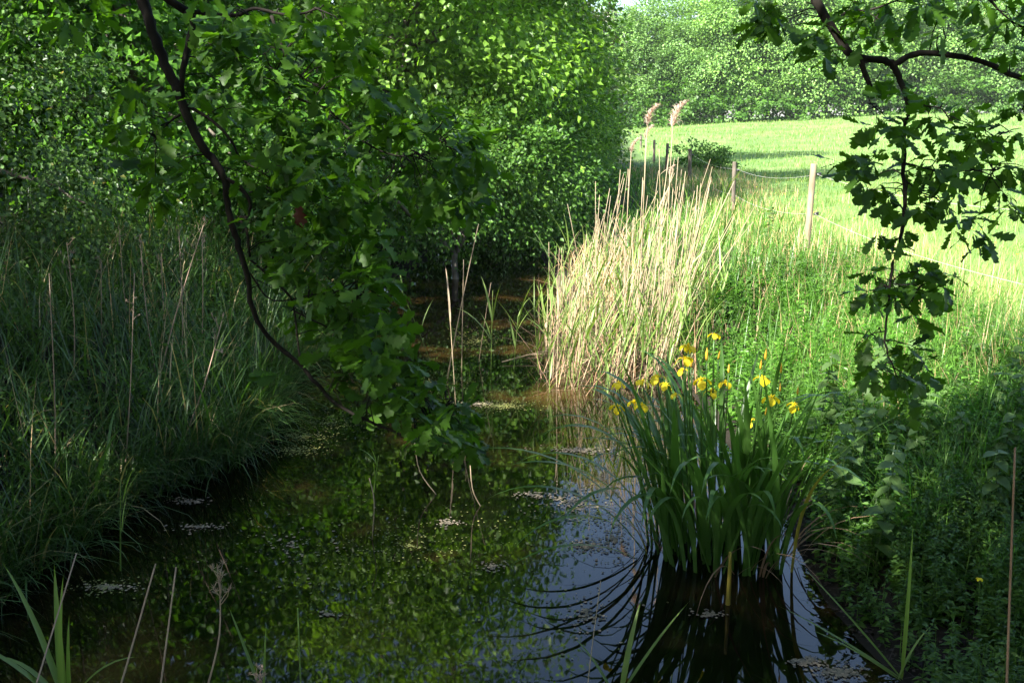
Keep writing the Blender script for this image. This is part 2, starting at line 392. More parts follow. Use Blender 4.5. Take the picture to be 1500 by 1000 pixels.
tree('dark small-leaved thorn thicket at the far left edge behind the bank grass', (-6.2, 9.5, 0),
     [((-5.6, 9.3, 2.6), (1.7, 1.5, 1.9)), ((-4.4, 9.6, 1.9), (1.0, 1.0, 1.1)), ((-6.4, 9.0, 4.6), (2.0, 1.8, 1.8))], 30000, LF, .06, 'thorn', .09, name='thorn_bush', category='bush', spray=.4)
tree('shaded bushy tree behind the hanging oak branch on the left bank', (-4.6, 14.0, 0),
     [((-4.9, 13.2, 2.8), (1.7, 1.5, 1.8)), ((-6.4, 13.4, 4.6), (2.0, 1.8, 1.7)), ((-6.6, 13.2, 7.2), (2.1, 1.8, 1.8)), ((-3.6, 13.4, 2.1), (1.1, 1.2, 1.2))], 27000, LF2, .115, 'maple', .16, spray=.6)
tree('big sunlit field maple whose leaves fill the upper middle above the pond', (-2.2, 19.0, 0),
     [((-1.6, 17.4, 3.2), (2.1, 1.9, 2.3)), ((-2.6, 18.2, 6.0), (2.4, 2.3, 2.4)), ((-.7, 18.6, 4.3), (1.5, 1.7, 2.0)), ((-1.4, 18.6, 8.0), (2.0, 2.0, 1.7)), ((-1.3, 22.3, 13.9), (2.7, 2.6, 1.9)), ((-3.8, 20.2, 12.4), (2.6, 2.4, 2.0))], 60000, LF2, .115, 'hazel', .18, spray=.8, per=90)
tree('low dark scrub overhanging the far end of the pond water', (-.9, 15.2, 0),
     [((-1.5, 15.4, 1.5), (1.3, 1.0, 1.0)), ((-.2, 16.6, 1.5), (1.3, 1.0, 1.2)), ((.7, 19.0, 1.7), (1.3, 1.6, 1.4)), ((-2.9, 13.0, 1.4), (1.0, .9, .9))], 30000, LF, .08, 'scrub', .06, name='overhanging_bush', category='bush', spray=.4)
tree('yellow-green tree standing behind the big maple, sky at its crown', (.4, 27.5, 0),
     [((.2, 26.6, 3.2), (2.0, 2.0, 2.6)), ((-.5, 27.0, 6.0), (2.3, 2.3, 2.2)), ((.9, 28.0, 4.4), (1.4, 1.6, 1.9)), ((-.5, 27.6, 9.2), (1.8, 2.0, 1.6))], 42000, LF2, .14, 'hazel', .17, spray=.7)
tree('greyish thorn tree with pale blossom at the right end of the tree row', (3.2, 38.5, 0),
     [((2.3, 37.5, 4.0), (1.5, 1.6, 2.4)), ((1.0, 36.5, 5.4), (1.9, 2.0, 2.2)), ((2.9, 37.5, 2.4), (1.0, 1.2, 1.4)), ((3.6, 40.5, 10.2), (2.8, 2.8, 2.3)), ((.6, 37.5, 9.2), (2.2, 2.2, 2.0))], 50000, LF, .14, 'thorn_pale', .15, name='thorn_tree', spray=.55)
tree('rounded bright green bush beside the fence at the foot of the thorn tree', (2.6, 29.5, 0),
     [((2.0, 29.0, 1.6), (1.0, 1.3, 1.2)), ((1.3, 25.0, 1.5), (1.0, 1.4, 1.1)), ((2.3, 31.0, 2.3), (.8, 1.0, 1.0))], 20000, LF, .09, 'hazel', .05, name='field_edge_bush', category='bush', spray=.4)
tree('small bush growing between the far fence posts', (6.9, 36.5, 0),
     [((6.9, 36.5, 1.1), (.9, .8, .6)), ((7.5, 37.0, .9), (.6, .6, .4))], 3500, LF, .11, 'scrub', .03, name='fence_bush', category='bush', spray=.3)

tree('leafy bush closing the far end of the water channel', (.2, 24.6, 0),
     [((-.2, 23.8, 1.2), (1.3, 1.0, 1.3)), ((-1.4, 22.0, 1.6), (1.2, 1.2, 1.6)), ((.9, 22.5, 1.3), (1.0, 1.2, 1.2))], 12000, LF2, .10, 'scrub', .05, name='channel_bush', category='bush', spray=.45)
BACKS = [('dark tree at the left behind the thorn thicket', (-10.2, 13.5), 1.0), ('dark tree in the back of the left wood, behind the shaded bushy tree', (-7.0, 19.5), 1.15), ('dark tree deep in the wood behind the big maple', (-4.6, 26.0), 1.25), ('dark tree filling the gap over the end of the water channel', (-1.2, 32.5), 1.0), ('dark tree close behind the thorn thicket at the far left edge', (-8.6, 16.0), .85)]
proto = None
for lab, (bx, by), s_ in BACKS:
    if proto is None:
        c_ = lambda dx, dy, z_: (bx + dx, by + dy, z_)
        proto = tree(lab, (bx, by, 0), [(c_(0, 0, 2.2), (2.6, 1.8, 2.2)), (c_(.6, -.4, 5.2), (2.8, 2.4, 2.4)), (c_(-1.6, .3, 4.4), (2.2, 2.2, 2.4)), (c_(1.8, .2, 3.2), (1.8, 1.8, 2.2)), (c_(0, 0, 8.0), (2.8, 2.6, 2.2))], 42000, LF2, .12, 'scrub', .2, spray=.6, group='dark trees at the back of the left wood')
    else:
        t = copy_tree(proto); t.location = (bx, by, float(height(bx, by))); t.rotation_euler = (0, 0, s_ * 7); t.scale = (s_, s_, s_); t['label'] = lab
# the wood across the field: individual trees in two ranks
FAR = []
for v in range(4):
    hgt = (14.5, 12.5, 16.5, 13.0)[v]
    bl = [((0, 0, hgt * .66), (3.4, 3.2, hgt * .33)), ((-2.0, .6, hgt * .42), (2.4, 2.2, hgt * .22)), ((2.2, -.4, hgt * .45), (2.3, 2.2, hgt * .24)), ((.3, -1.2, hgt * .24), (2.8, 1.8, hgt * .16))]
    tr, lm = limb_set((0, 0, 0), [np.array(c) + rnd_dirs(1)[0] for c, r in bl for _ in (0, 1)], .26, .35)
    FAR.append((tr, lm, crown(bl, 32000, LF2, .24, spray=1.5, per=130, shell=.85, up=1.3)))
far_meshes = []
for v, (tr, lm, cr) in enumerate(FAR):
    ms = []
    for nm, g, mt in (('trunk', tr, 'bark2'), ('limbs', cat(lm), 'bark2'), ('crown', cr, ('far', 'far2')[v % 2])):
        o = build(nm, *g, M[mt]); ms.append(o.data); bpy.data.objects.remove(o)
    far_meshes.append(ms)
FAR_SPOTS = []
for rank, (px0, px1, n, Yd) in enumerate(((880, 1560, 12, 98), (860, 1600, 9, 108))):
    for k, px in enumerate(np.linspace(px0, px1, n)):
        FAR_SPOTS.append((px + rng.uniform(-14, 14), Yd + rng.uniform(-3, 3), rank, k))
ORD = ['first', 'second', 'third', 'fourth', 'fifth', 'sixth', 'seventh', 'eighth', 'ninth', 'tenth', 'eleventh', 'twelfth']
for j, (px, Yd, rank, k) in enumerate(FAR_SPOTS):
    x = (px - 750) / FPX * Yd / math.cos(PITCH)
    base = on_ground(np.array(x), np.array(Yd)); v = int(rng.integers(4))
    lab = ('pale green tree in the front of the distant wood, %s from the left' if rank == 0 else 'taller tree at the back of the distant wood, %s from the left') % ORD[k]
    t = empty('far_tree', lab, 'tree', base, 'trees of the wood across the meadow', rng.uniform(0, 6.28))
    s = rng.uniform(.85, 1.1) * (1.15 if rank else 1.0) * (.8 if px < 1010 else 1.0); t.scale = (s, s, s * rng.uniform(.95, 1.1))
    for nm, me in zip(('trunk', 'limbs', 'crown'), far_meshes[v]):
        o = put(nm, me, t)
        if nm != 'trunk': o['kind'] = 'stuff'
# dark hedge bottom of the distant wood
pts = []
hx = np.linspace(2, 64, 46)
hb = [((x, 95 + rng.uniform(-1, 1), float(height(x, 95.)) + 1.2), (2.0, 1.4, rng.uniform(1.8, 3.2))) for x in hx]
o = build('undergrowth', *crown(hb, 30000, LF2, .32, spray=.8), M['scrub'])
tag(o, 'dark undergrowth along the foot of the distant wood', 'undergrowth', kind='stuff')

# ------------------------------------------------------------------ oaks whose branches hang into the view
OAK = []
for s in range(6):
    V_, T_ = oak_leaf(s); o = build('leaf', V_, T_, M['oak'], smooth=True); OAK.append((V_, T_, o.data)); bpy.data.objects.remove(o)
dead_leaf_mesh = OAK[2][2].copy(); dead_leaf_mesh.materials.clear(); dead_leaf_mesh.materials.append(M['oak_dead'])

def oak_tree(label, foot, crown_blobs, limb_paths, zones, depth_of, dead=None, leaf_len=.09, more=1.0):
    foot = np.array(foot, float); foot[2] = float(height(foot[0], foot[1]))
    t = empty('oak_tree', label, 'tree', foot)
    bl = [(np.array(c) - foot, np.array(r)) for c, r in crown_blobs]
    tips = [b[0] + rnd_dirs(1)[0] * b[1] * .5 for b in bl for _ in (0, 1, 2)]
    tr, lm = limb_set((0, 0, 0), tips, .27, .5)
    build('trunk', *tr, M['bark'], t, True)
    build('limbs', *cat(lm), M['bark'], t, True)['kind'] = 'stuff'
    main = None; twigs_ends = []; allpts = []
    for i, (path, r0, r1) in enumerate(limb_paths):
        p = smooth_path(np.array(path) - foot, 4); p = p + rng.standard_normal(p.shape) * r0 * .05
        g = tube(p, np.linspace(r0, r1, len(p)) * .57, 7, .07)
        if main is None: main = build('branch', *g, M['bark'], t, True)
        else: build('side_branch', *g, M['bark'], main, True)
        allpts.append(p)
    allpts = np.concatenate(allpts)
    tw = []; leaves = []
    for (px, py, r, n) in zones:
        nc = max(1, round(n * more / 5))
        for _ in range(nc):
            a, q = rng.uniform(0, 6.28), math.sqrt(rng.random()) * r
            D = depth_of(px, py) + rng.normal(0, .22)
            c = P(px + q * math.cos(a), py + q * math.sin(a) * .85, D) - foot
            # twig from the nearest wood to the rosette
            b = allpts[np.argsort(np.linalg.norm(allpts - c, axis=1))[int(rng.integers(5))]]
            dv = c - b
            if .03 < np.linalg.norm(dv) < .24 and rng.random() < .7:
                s = np.linspace(0, 1, 5)[:, None]
                pth = b + dv * s + np.array([0, 0, .10]) * np.sin(s * np.pi) * np.linalg.norm(dv) + rng.standard_normal((5, 3)) * .008
                tw.append(tube(pth, np.linspace(.0030, .0012, 5), 4))
            ax = unit(dv + np.array([0, 0, -.06]) + rng.standard_normal(3) * .12)
            for k in range(rng.integers(4, 7)):
                d = unit(ax * rng.uniform(.1, .9) + unit(rng.standard_normal(3) * np.array([1, 1, .45])) * .9 + np.array([0, 0, -.22]))
                nr = unit(np.array([0, 0, 1.]) + rng.standard_normal(3) * .5)
                leaves.append((c + d * .012, d, nr, leaf_len * rng.uniform(.6, 1.25), int(rng.integers(6))))
    build('twigs', *cat(tw), M['bark'], main)['kind'] = 'stuff'
    # the leaves nearest the viewer are pieces of their own, the others one mass
    eye = np.array([0, 0, EYE]) - foot
    order = np.argsort([np.linalg.norm(l[0] - eye) / l[3] for l in leaves])
    for q in order[:300]:
        c, d, n, s, v = leaves[q]
        sd = unit(np.cross(d, n)); n = np.cross(sd, d)
        mw = Matrix([[sd[i] * s, d[i] * s, n[i] * s, c[i]] for i in range(3)] + [[0, 0, 0, 1]])
        put('leaf', OAK[v][2], main, mw=mw)
    if dead is not None:
        c = np.array(dead) - foot; o = put('dead_leaf', dead_leaf_mesh, main, mw=Matrix([[.09, 0, 0, c[0]], [0, .02, .09, c[1]], [0, -.11, .02, c[2]], [0, 0, 0, 1]])); o['label'] = 'reddish brown dead oak leaf'
    rest = [leaves[q] for q in order[300:]]
    parts = []
    for v in range(6):
        r_ = [l for l in rest if l[4] == v]
        if r_: parts.append(scatter(OAK[v][0], OAK[v][1], np.array([l[0] for l in r_]), np.array([l[1] for l in r_]), np.array([l[2] for l in r_]), np.array([l[3] for l in r_])))
    if parts:
        o = build('leaf_mass', *cat(parts), M['oak'], main, True); o['kind'] = 'stuff'
    o = build('crown', *crown(bl, 4200 * len(bl), LF2, .15, spray=.8, per=140), M['oak'], t); o['kind'] = 'stuff'
    return t, len(leaves)

DL = lambda px, py: 3.9 - .35 * (py / 650)
def L3(pts, D=None, j=0.0): return [P(x, y, (DL(x, y) if D is None else D) + j) for x, y in pts]
left_paths = [
    ([(-3.5, .6, 3.9), (-2.9, 1.9, 4.1), (-2.1, 3.2, 3.85)] + L3([(178, -110), (196, -45), (208, 0), (220, 35), (236, 82), (256, 125), (266, 150), (280, 185), (297, 216), (320, 245), (330, 268), (334, 300), (341, 336), (352, 370), (365, 420), (372, 460), (400, 500), (440, 535), (476, 575), (506, 601), (560, 625), (600, 640), (648, 636)]), .045, .006),
    ([(-2.9, 1.9, 3.9), (-1.9, 3.5, 3.35)] + L3([(248, 0), (276, 18), (282, 36), (272, 80), (266, 118), (267, 150)]), .03, .018),
    (L3([(276, 16), (310, 22), (345, 23), (372, 13), (400, 18), (430, 22), (470, 12)]), .016, .007),
    (L3([(398, 24), (408, 52), (418, 80), (436, 108), (470, 130)]), .012, .004),
    (L3([(403, 108), (416, 128), (440, 146), (475, 158), (500, 178), (530, 205), (560, 222), (590, 229), (612, 224)], j=-.1), .009, .004),
    (L3([(548, 208), (570, 194), (610, 196), (650, 205)], j=-.1), .006, .003),
    (L3([(275, 155), (312, 178), (338, 205), (350, 228), (370, 245), (400, 262)]), .012, .004),
    (L3([(264, 168), (245, 182), (225, 210)]), .009, .004),
    (L3([(333, 262), (352, 275), (366, 296), (362, 318), (350, 318), (362, 340), (366, 380)]), .014, .008),
    (L3([(365, 282), (400, 275), (440, 285)]), .007, .003),
    (L3([(366, 380), (395, 405), (425, 435), (432, 462), (436, 500), (440, 530)]), .008, .006),
    (L3([(430, 455), (460, 470), (500, 490), (540, 520)]), .007, .003),
    (L3([(366, 400), (400, 440), (470, 430), (540, 435)]), .006, .003),
    (L3([(505, 600), (480, 558), (460, 552)]), .004, .002),
    (L3([(606, 640), (610, 615), (640, 600), (660, 590)]), .005, .002),
]
zl = [(195, 150, 28, 16), (180, 185, 18, 8), (215, 190, 32, 20), (240, 240, 35, 22), (230, 285, 22, 8), (285, 265, 22, 10), (300, 150, 35, 14),
      (300, 60, 45, 26), (350, 50, 40, 26), (420, 45, 45, 34), (480, 40, 45, 40), (510, 90, 40, 36), (460, 100, 45, 36), (400, 120, 45, 24), (350, 130, 38, 18),
      (530, 140, 30, 24), (560, 195, 30, 22), (600, 180, 25, 20), (640, 175, 32, 30), (680, 195, 32, 34), (690, 240, 32, 34), (650, 250, 32, 30), (690, 285, 22, 20), (640, 300, 25, 16), (600, 270, 28, 14), (560, 300, 25, 10),
      (400, 190, 45, 26), (450, 200, 45, 34), (510, 240, 40, 34), (380, 250, 40, 20), (430, 265, 42, 30), (490, 290, 42, 34), (540, 340, 32, 18), (450, 320, 42, 34), (400, 330, 38, 20), (500, 360, 40, 30), (550, 390, 32, 26), (450, 380, 42, 28), (390, 390, 32, 14),
      (560, 430, 30, 28), (510, 430, 38, 30), (460, 440, 35, 20), (565, 480, 28, 26), (520, 490, 36, 28), (480, 510, 28, 14), (560, 530, 32, 26), (600, 545, 28, 28), (590, 585, 28, 24), (630, 575, 26, 26), (640, 610, 26, 26), (670, 610, 24, 30), (680, 640, 22, 30), (550, 575, 25, 12), (640, 640, 18, 8), (500, 545, 20, 8), (415, 545, 14, 4), (340, 30, 60, 20), (120, 20, 60, 14), (60, 40, 50, 10)]
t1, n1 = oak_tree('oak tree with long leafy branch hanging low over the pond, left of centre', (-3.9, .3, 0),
    [((-5.6, -2.7, 6.2), (2.6, 1.8, 1.4)), ((-8.4, -1.0, 7.8), (2.6, 3.0, 2.2)), ((-7.6, 2.8, 6.6), (1.9, 1.9, 1.5)), ((-3.6, -4.0, 8.2), (3.2, 3.0, 2.4)), ((-1.6, -1.0, 6.8), (1.8, 1.5, 1.4)), ((-3.8, 1.8, 5.0), (1.4, 1.1, .9)), ((-9.8, 2.6, 7.0), (3.0, 3.0, 2.0)), ((-10.6, 5.6, 6.6), (2.2, 2.2, 1.6)), ((-6.6, -6.5, 6.0), (3.0, 2.6, 2.6)), ((-6.6, -.4, 4.2), (2.2, 2.0, 1.9)), ((-2.6, -7.0, 4.2), (3.2, 2.2, 3.0))],  # crown out of view; several blobs added to shade the water, bank and branch
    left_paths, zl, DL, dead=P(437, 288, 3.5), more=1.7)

DR = lambda px, py: 4.2 - .3 * (py / 600)
def R3(pts, j=0.0): return [P(x, y, DR(x, y) + j) for x, y in pts]
right_paths = [
    ([(.9, -2.4, 4.2), (.55, .5, 4.3), (.68, 2.5, 4.1)] + R3([(1120, -130), (1158, -70), (1185, -20), (1205, 20), (1222, 46), (1243, 76), (1262, 86), (1290, 88), (1309, 96), (1318, 118), (1329, 145), (1332, 165), (1325, 188), (1323, 240), (1325, 300), (1319, 350), (1306, 398), (1301, 440), (1297, 500), (1310, 540), (1325, 572)]), .042, .004),
    (R3([(1258, 84), (1266, 104), (1277, 132)]), .022, .017),
    (R3([(1309, 95), (1338, 80), (1380, 79), (1440, 91), (1490, 112), (1540, 118), (1640, 100)]), .023, .016),
    (R3([(1330, 142), (1355, 155), (1380, 160), (1400, 185), (1440, 190), (1462, 205)]), .007, .003),
    (R3([(1323, 238), (1350, 245), (1385, 252), (1420, 250), (1460, 248)]), .007, .003),
    (R3([(1325, 262), (1345, 280), (1370, 290), (1400, 312)]), .006, .003),
    (R3([(1232, 22), (1250, 15), (1268, 16), (1290, 10), (1330, -6)]), .012, .006),
    (R3([(1270, 130), (1275, 150), (1290, 165)]), .005, .002),
    (R3([(1308, 60), (1300, 40), (1270, 16)]), .005, .003),
    (R3([(1440, -10), (1468, 20), (1490, 36), (1515, 44)]), .008, .004),
    (R3([(1297, 485), (1275, 490), (1265, 505)]), .005, .002),
    (R3([(1300, 440), (1330, 450), (1355, 462)]), .004, .002),
]
zr = [(1115, 15, 22, 14), (1125, 45, 20, 10), (1150, 25, 26, 16), (1175, 55, 26, 14), (1215, 70, 24, 10), (1230, 30, 24, 12), (1280, 60, 26, 12), (1270, 20, 28, 14), (1320, 15, 30, 18), (1370, 15, 28, 18), (1420, 10, 28, 14), (1390, 45, 20, 8), (1460, 40, 24, 12), (1490, 20, 26, 18), (1485, 75, 18, 8),
      (1300, 125, 24, 12), (1285, 165, 24, 10), (1270, 185, 14, 5), (1315, 190, 20, 8), (1370, 150, 26, 14), (1400, 175, 30, 20), (1430, 200, 30, 20), (1390, 220, 30, 20), (1450, 240, 30, 18), (1485, 180, 24, 14), (1490, 240, 22, 16), (1480, 290, 16, 8), (1495, 120, 16, 6),
      (1250, 250, 24, 16), (1285, 245, 26, 18), (1300, 285, 26, 18), (1340, 300, 26, 16), (1370, 270, 28, 18), (1420, 330, 26, 14), (1400, 300, 24, 14), (1345, 240, 24, 12), (1440, 350, 14, 6),
      (1285, 350, 12, 6), (1320, 345, 14, 6), (1290, 410, 26, 18), (1335, 395, 24, 16), (1375, 410, 24, 14), (1320, 430, 26, 16), (1270, 425, 16, 8), (1345, 430, 20, 8), (1330, 470, 16, 6),
      (1265, 495, 16, 10), (1290, 525, 24, 16), (1330, 520, 24, 16), (1350, 550, 16, 8), (1310, 555, 22, 14), (1330, 580, 12, 6), (1275, 545, 16, 8)]
t2, n2 = oak_tree('oak tree with dark leafy branch hanging before the meadow at the right', (1.3, -3.4, 0),
    [((.6, -3.6, 8.0), (3.4, 3.2, 2.4)), ((-1.5, -1.4, 7.6), (2.3, 2.2, 1.7)), ((-2.8, -1.5, 6.7), (1.5, 1.1, 1.1)), ((-4.3, -2.0, 7.2), (1.4, 1.0, 1.0)), ((3.4, -2.0, 7.4), (2.8, 2.8, 2.0)), ((5.6, -5.2, 6.4), (3.0, 2.8, 2.8)), ((1.4, -7.0, 5.6), (3.2, 2.6, 3.0)), ((.8, .2, 7.2), (2.4, 1.9, 1.5)), ((7.0, .2, 4.6), (2.4, 2.2, 2.8)), ((5.8, -4.4, 3.6), (2.8, 2.4, 2.4)), ((-.2, 1.1, 5.3), (1.6, 1.2, 1.0)), ((-.6, .9, 6.2), (1.3, 1.0, .8))],  # unseen crown; extra blobs added to darken the hanging branch and right bank
    right_paths, zr, DR, more=1.6)

# ------------------------------------------------------------------ fence
fence = empty('fence', 'wooden post and wire fence running along the edge of the meadow', 'fence', (FA[0], FA[1], float(height(*FA))))
F0 = np.array(fence.location)
POSTS = [(1192, 240, 12.6, .041, 'post'), (1076, 237, 18.8, .038, 'post_grey'), (1011, 218, 27.0, .05, 'post_grey'), (978, 210, 35.5, .05, 'post_grey'), (958.5, 205, 44, .055, 'post_grey'), (939, 197, 55, .06, 'post_grey')]
tops = []
for i, (px, py, Yd, r, mt) in enumerate(POSTS):
    top = P(px, py, Yd); z0 = float(height(top[0], top[1]))
    lean = .02 * rng.standard_normal(2)
    zz = np.array([z0 - .4, z0, z0 + .5, top[2] - .012, top[2]]); base = np.array([top[0] + lean[0] - (.03 if i == 0 else 0), top[1] + lean[1], 0])
    f = (zz - zz[0]) / (zz[-1] - zz[0])
    pth = np.stack([base[0] + (top[0] - base[0]) * f, base[1] + (top[1] - base[1]) * f, zz], -1)
    post = build('post', *tube(pth - F0, [r, r, r, r * .98, r * .86], 12, .015), M[mt], fence, True)
    tops.append(top)
    for dz in ((.13, .62) if i == 0 else (.16,)):
        c = top + np.array([r + .012, -.01, -dz]) - F0
        g = [tube([c - [.012, 0, 0], c + [.035, 0, 0]], [.016, .022], 8), tube([c + [.035, 0, -.02], c + [.035, 0, .025]], .012, 8)]
        build('insulator', *cat(g), M['black'], post)
tail = tops[0] + (tops[0] - tops[1]) / np.linalg.norm(tops[0] - tops[1]) * 7.5
for dz in (.13, .62):
    pts = []
    seq = [tail + [0, 0, -.1]] + tops
    for a_, b_ in zip(seq[:-1], seq[1:]):
        s = np.linspace(0, 1, 10, endpoint=False)[:, None]
        pts.append(a_ + (b_ - a_) * s - np.array([0, 0, 1]) * (.10 * 4 * s * (1 - s)) + np.array([.045, -.01, -dz]))
    pts = np.concatenate(pts + [tops[-1][None] + [.045, 0, -dz]])
    build('wire', *tube(pts - F0, .0016 if dz < .3 else .0014, 5), M['wire'], fence, True)

# ------------------------------------------------------------------ grass of the meadow and banks
def stuff_blades(name, label, category, mat, base, **kw):
    o = build(name, *blades(base, **kw), M[mat]); return tag(o, label, category, kind='stuff')
U = rng.uniform
# meadow
n = 150000
y = 8 * (95 / 8) ** rng.random(n); x = U(-.2, .95, n) * y + 2
k = (fence_side(x, y) > -.4 + .3 * rng.standard_normal(n)) & (pond_dist(x, y) > 2.5) & (x < y * .75 + 4); x, y = x[k], y[k]; n = len(x)
b_ = on_ground(x, y, -.01)
stuff_blades('meadow_grass', 'bright sunlit meadow grass beyond the fence', 'grass', 'meadow', b_, az=U(0, 6.28, n), length=U(.10, .28, n) * np.clip(1.0 + (y - 40) * .004, .9, 1.3),
             lean=U(0, .5, n), bend=U(.2, 1.2, n), width=np.clip(.0006 * y, .006, .05), segs=2)
# lush strip between the pond and the fence
n = 42000
y = 5 * (40 / 5) ** rng.random(n); x = U(-.1, .62, n) * y + 1.2
d_ = pond_dist(x, y)
k = (fence_side(x, y) < .6) & (d_ > .1) & (x > .3) & (rng.random(n) < sst((d_ - .0) / .9)); x, y, d_ = x[k], y[k], d_[k]; n = len(x)
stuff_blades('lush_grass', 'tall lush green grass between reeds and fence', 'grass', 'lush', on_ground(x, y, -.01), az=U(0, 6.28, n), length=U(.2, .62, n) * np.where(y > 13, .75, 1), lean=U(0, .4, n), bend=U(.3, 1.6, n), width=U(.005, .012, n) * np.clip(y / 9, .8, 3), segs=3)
# dry strip along the fence foot
n = 8000
s = rng.random(n); q = 3.0 * rng.standard_normal(n) * .28
e = (FB - FA) / np.linalg.norm(FB - FA); along = -7 + 33 * rng.random(n) ** 1.6
x = FA[0] + e[0] * along + e[1] * q; y = FA[1] + e[1] * along - e[0] * q
k = (y > 6) & (pond_dist(x, y) > .6); x, y = x[k], y[k]; n = len(x)
stuff_blades('dry_grass', 'straw-coloured dry grass along the foot of the fence', 'grass', 'dry', on_ground(x, y, -.01), az=U(0, 6.28, n), length=U(.15, .6, n) * np.where(y > 13, .6, 1), lean=U(0, .5, n), bend=U(0, .9, n), width=U(.003, .007, n) * np.clip(y / 9, .8, 3), segs=2)
# left bank
n = 30000
x = U(-8.5, -.8, n); y = U(3.6, 15, n); d_ = pond_dist(x, y)
k = (d_ > -.08) & (d_ < 3.4) & (x < -.6 - .0 * y) & (rng.random(n) < 1.1 - d_ / 4); x, y, d_ = x[k], y[k], d_[k]; n = len(x)
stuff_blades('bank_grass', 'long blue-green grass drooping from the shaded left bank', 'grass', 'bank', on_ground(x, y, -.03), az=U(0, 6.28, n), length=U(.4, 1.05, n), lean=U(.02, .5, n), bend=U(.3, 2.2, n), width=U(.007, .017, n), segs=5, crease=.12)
n = 60000
x = U(-6.5, -.8, n); y = U(3.4, 13, n); d_ = pond_dist(x, y)
k = (d_ > -.12) & (d_ < .30); x, y = x[k][:7000], y[k][:7000]; n = len(x)
stuff_blades('fringe_grass', 'long grass arching over the water along the left bank edge', 'grass', 'bank', on_ground(x, y, -.02) * [1, 1, 1], az=U(-1.9, .5, n), length=U(.3, .8, n), lean=U(.1, .8, n), bend=U(.6, 2.4, n), width=U(.006, .015, n), segs=5, crease=.12)
n = 1300
x = U(-8.5, -.8, n); y = U(3.6, 12, n); d_ = pond_dist(x, y)
k = (d_ > -.05) & (d_ < 2.2); x, y = x[k], y[k]; n = len(x)
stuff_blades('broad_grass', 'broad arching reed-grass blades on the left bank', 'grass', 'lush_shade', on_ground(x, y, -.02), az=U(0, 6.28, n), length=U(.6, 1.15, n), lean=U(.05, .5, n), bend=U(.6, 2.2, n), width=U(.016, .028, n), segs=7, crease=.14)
n = 500
x = U(-8.5, -.8, n); y = U(3.6, 13, n); d_ = pond_dist(x, y)
k = (d_ > -.1) & (d_ < 2.4); x, y = x[k], y[k]; n = len(x)
stuff_blades('dead_grass', 'thin pale dead grass stalks among the left bank grass', 'grass', 'dry', on_ground(x, y, -.03), az=U(0, 6.28, n), length=U(.5, 1.3, n), lean=U(.0, .9, n), bend=U(-.2, .7, n), width=U(.004, .007, n), segs=4)
# buttercups speckling the near meadow
n = 260; y = U(9, 24, n); x = FA[0] + U(-1, 9, n); k = fence_side(x, y) > .6; x, y = x[k], y[k]; n = len(x)
b_ = on_ground(x, y, .0); hh = U(.2, .36, n); up_ = b_ + np.stack([0 * hh, 0 * hh, hh], -1); i = np.repeat(np.arange(n), 5)
a_ = U(0, 6.28, len(i)); pet = scatter(*simple_leaf(.45, .05, -.2), up_[i], np.stack([np.cos(a_), np.sin(a_), 0 * a_ + .4], -1), np.tile([0, 0, 1.], (len(i), 1)), .016)
o = build('meadow_flowers', *pet, M['petal']); tag(o, 'tiny yellow buttercups dotted over the near meadow', 'flowers', kind='stuff')
# broadleaf herbs, both banks
def herb_mass(name, label, mat, x, y, hmax, nleaf, size, leaf):
    b0 = on_ground(x, y); i = np.repeat(np.arange(len(x)), nleaf); m = len(i)
    t_ = rng.random(m); hh = (U(.4, 1, len(x)) * hmax)[i]
    a_ = U(0, 6.28, m); d = np.stack([np.cos(a_), np.sin(a_), U(-.4, .35, m)], -1)
    lean_ = rng.standard_normal((len(x), 2))[i] * .16
    pos = b0[i] + np.stack([lean_[:, 0] * t_ * hh, lean_[:, 1] * t_ * hh, t_ * hh], -1)
    g = scatter(*leaf, pos, d, unit(np.array([0, 0, 1.]) + rng.standard_normal((m, 3)) * .3), size * U(.6, 1.25, m) * (1.15 - .6 * t_))
    st = blades(b0, U(0, 6.28, len(x)), U(.4, 1, len(x)) * hmax, .05, .15, .006, 2)
    return tag(build(name, *cat([g, st]), M[mat]), label, 'undergrowth', kind='stuff')
n = 1500; x = U(-8, -1.5, n); y = U(5, 12, n); d_ = pond_dist(x, y); k = (d_ > .3) & (d_ < 3.2)
herb_mass('bank_herbs', 'leafy green herbs growing through the left bank grass', 'herb', x[k], y[k], .75, 22, .085, simple_leaf(.2))
n = 3200; y = U(4.8, 11, n); x = U(.7, 6.5, n); d_ = pond_dist(x, y); k = (d_ > .08) & (fence_side(x, y) < .3)
herb_mass('lush_herbs', 'soft leafy herbs on the lit bank behind the irises', 'lush', x[k], y[k], .42, 22, .075, simple_leaf(.2))
n = 6000; y = U(3.0, 7.2, n); x = U(1.2, 4.6, n); d_ = pond_dist(x, y); k = (d_ > .04) & (rng.random(n) < .25 + .75 * sst((d_ - .05) / .5)); x, y = x[k], y[k]
fern_leaf = simple_leaf(.16, .05, .1)
herb_mass('bank_undergrowth', 'dense dark small-leaved plants covering the shaded right bank', 'herb', x, y, .34, 34, .05, simple_leaf(.22))
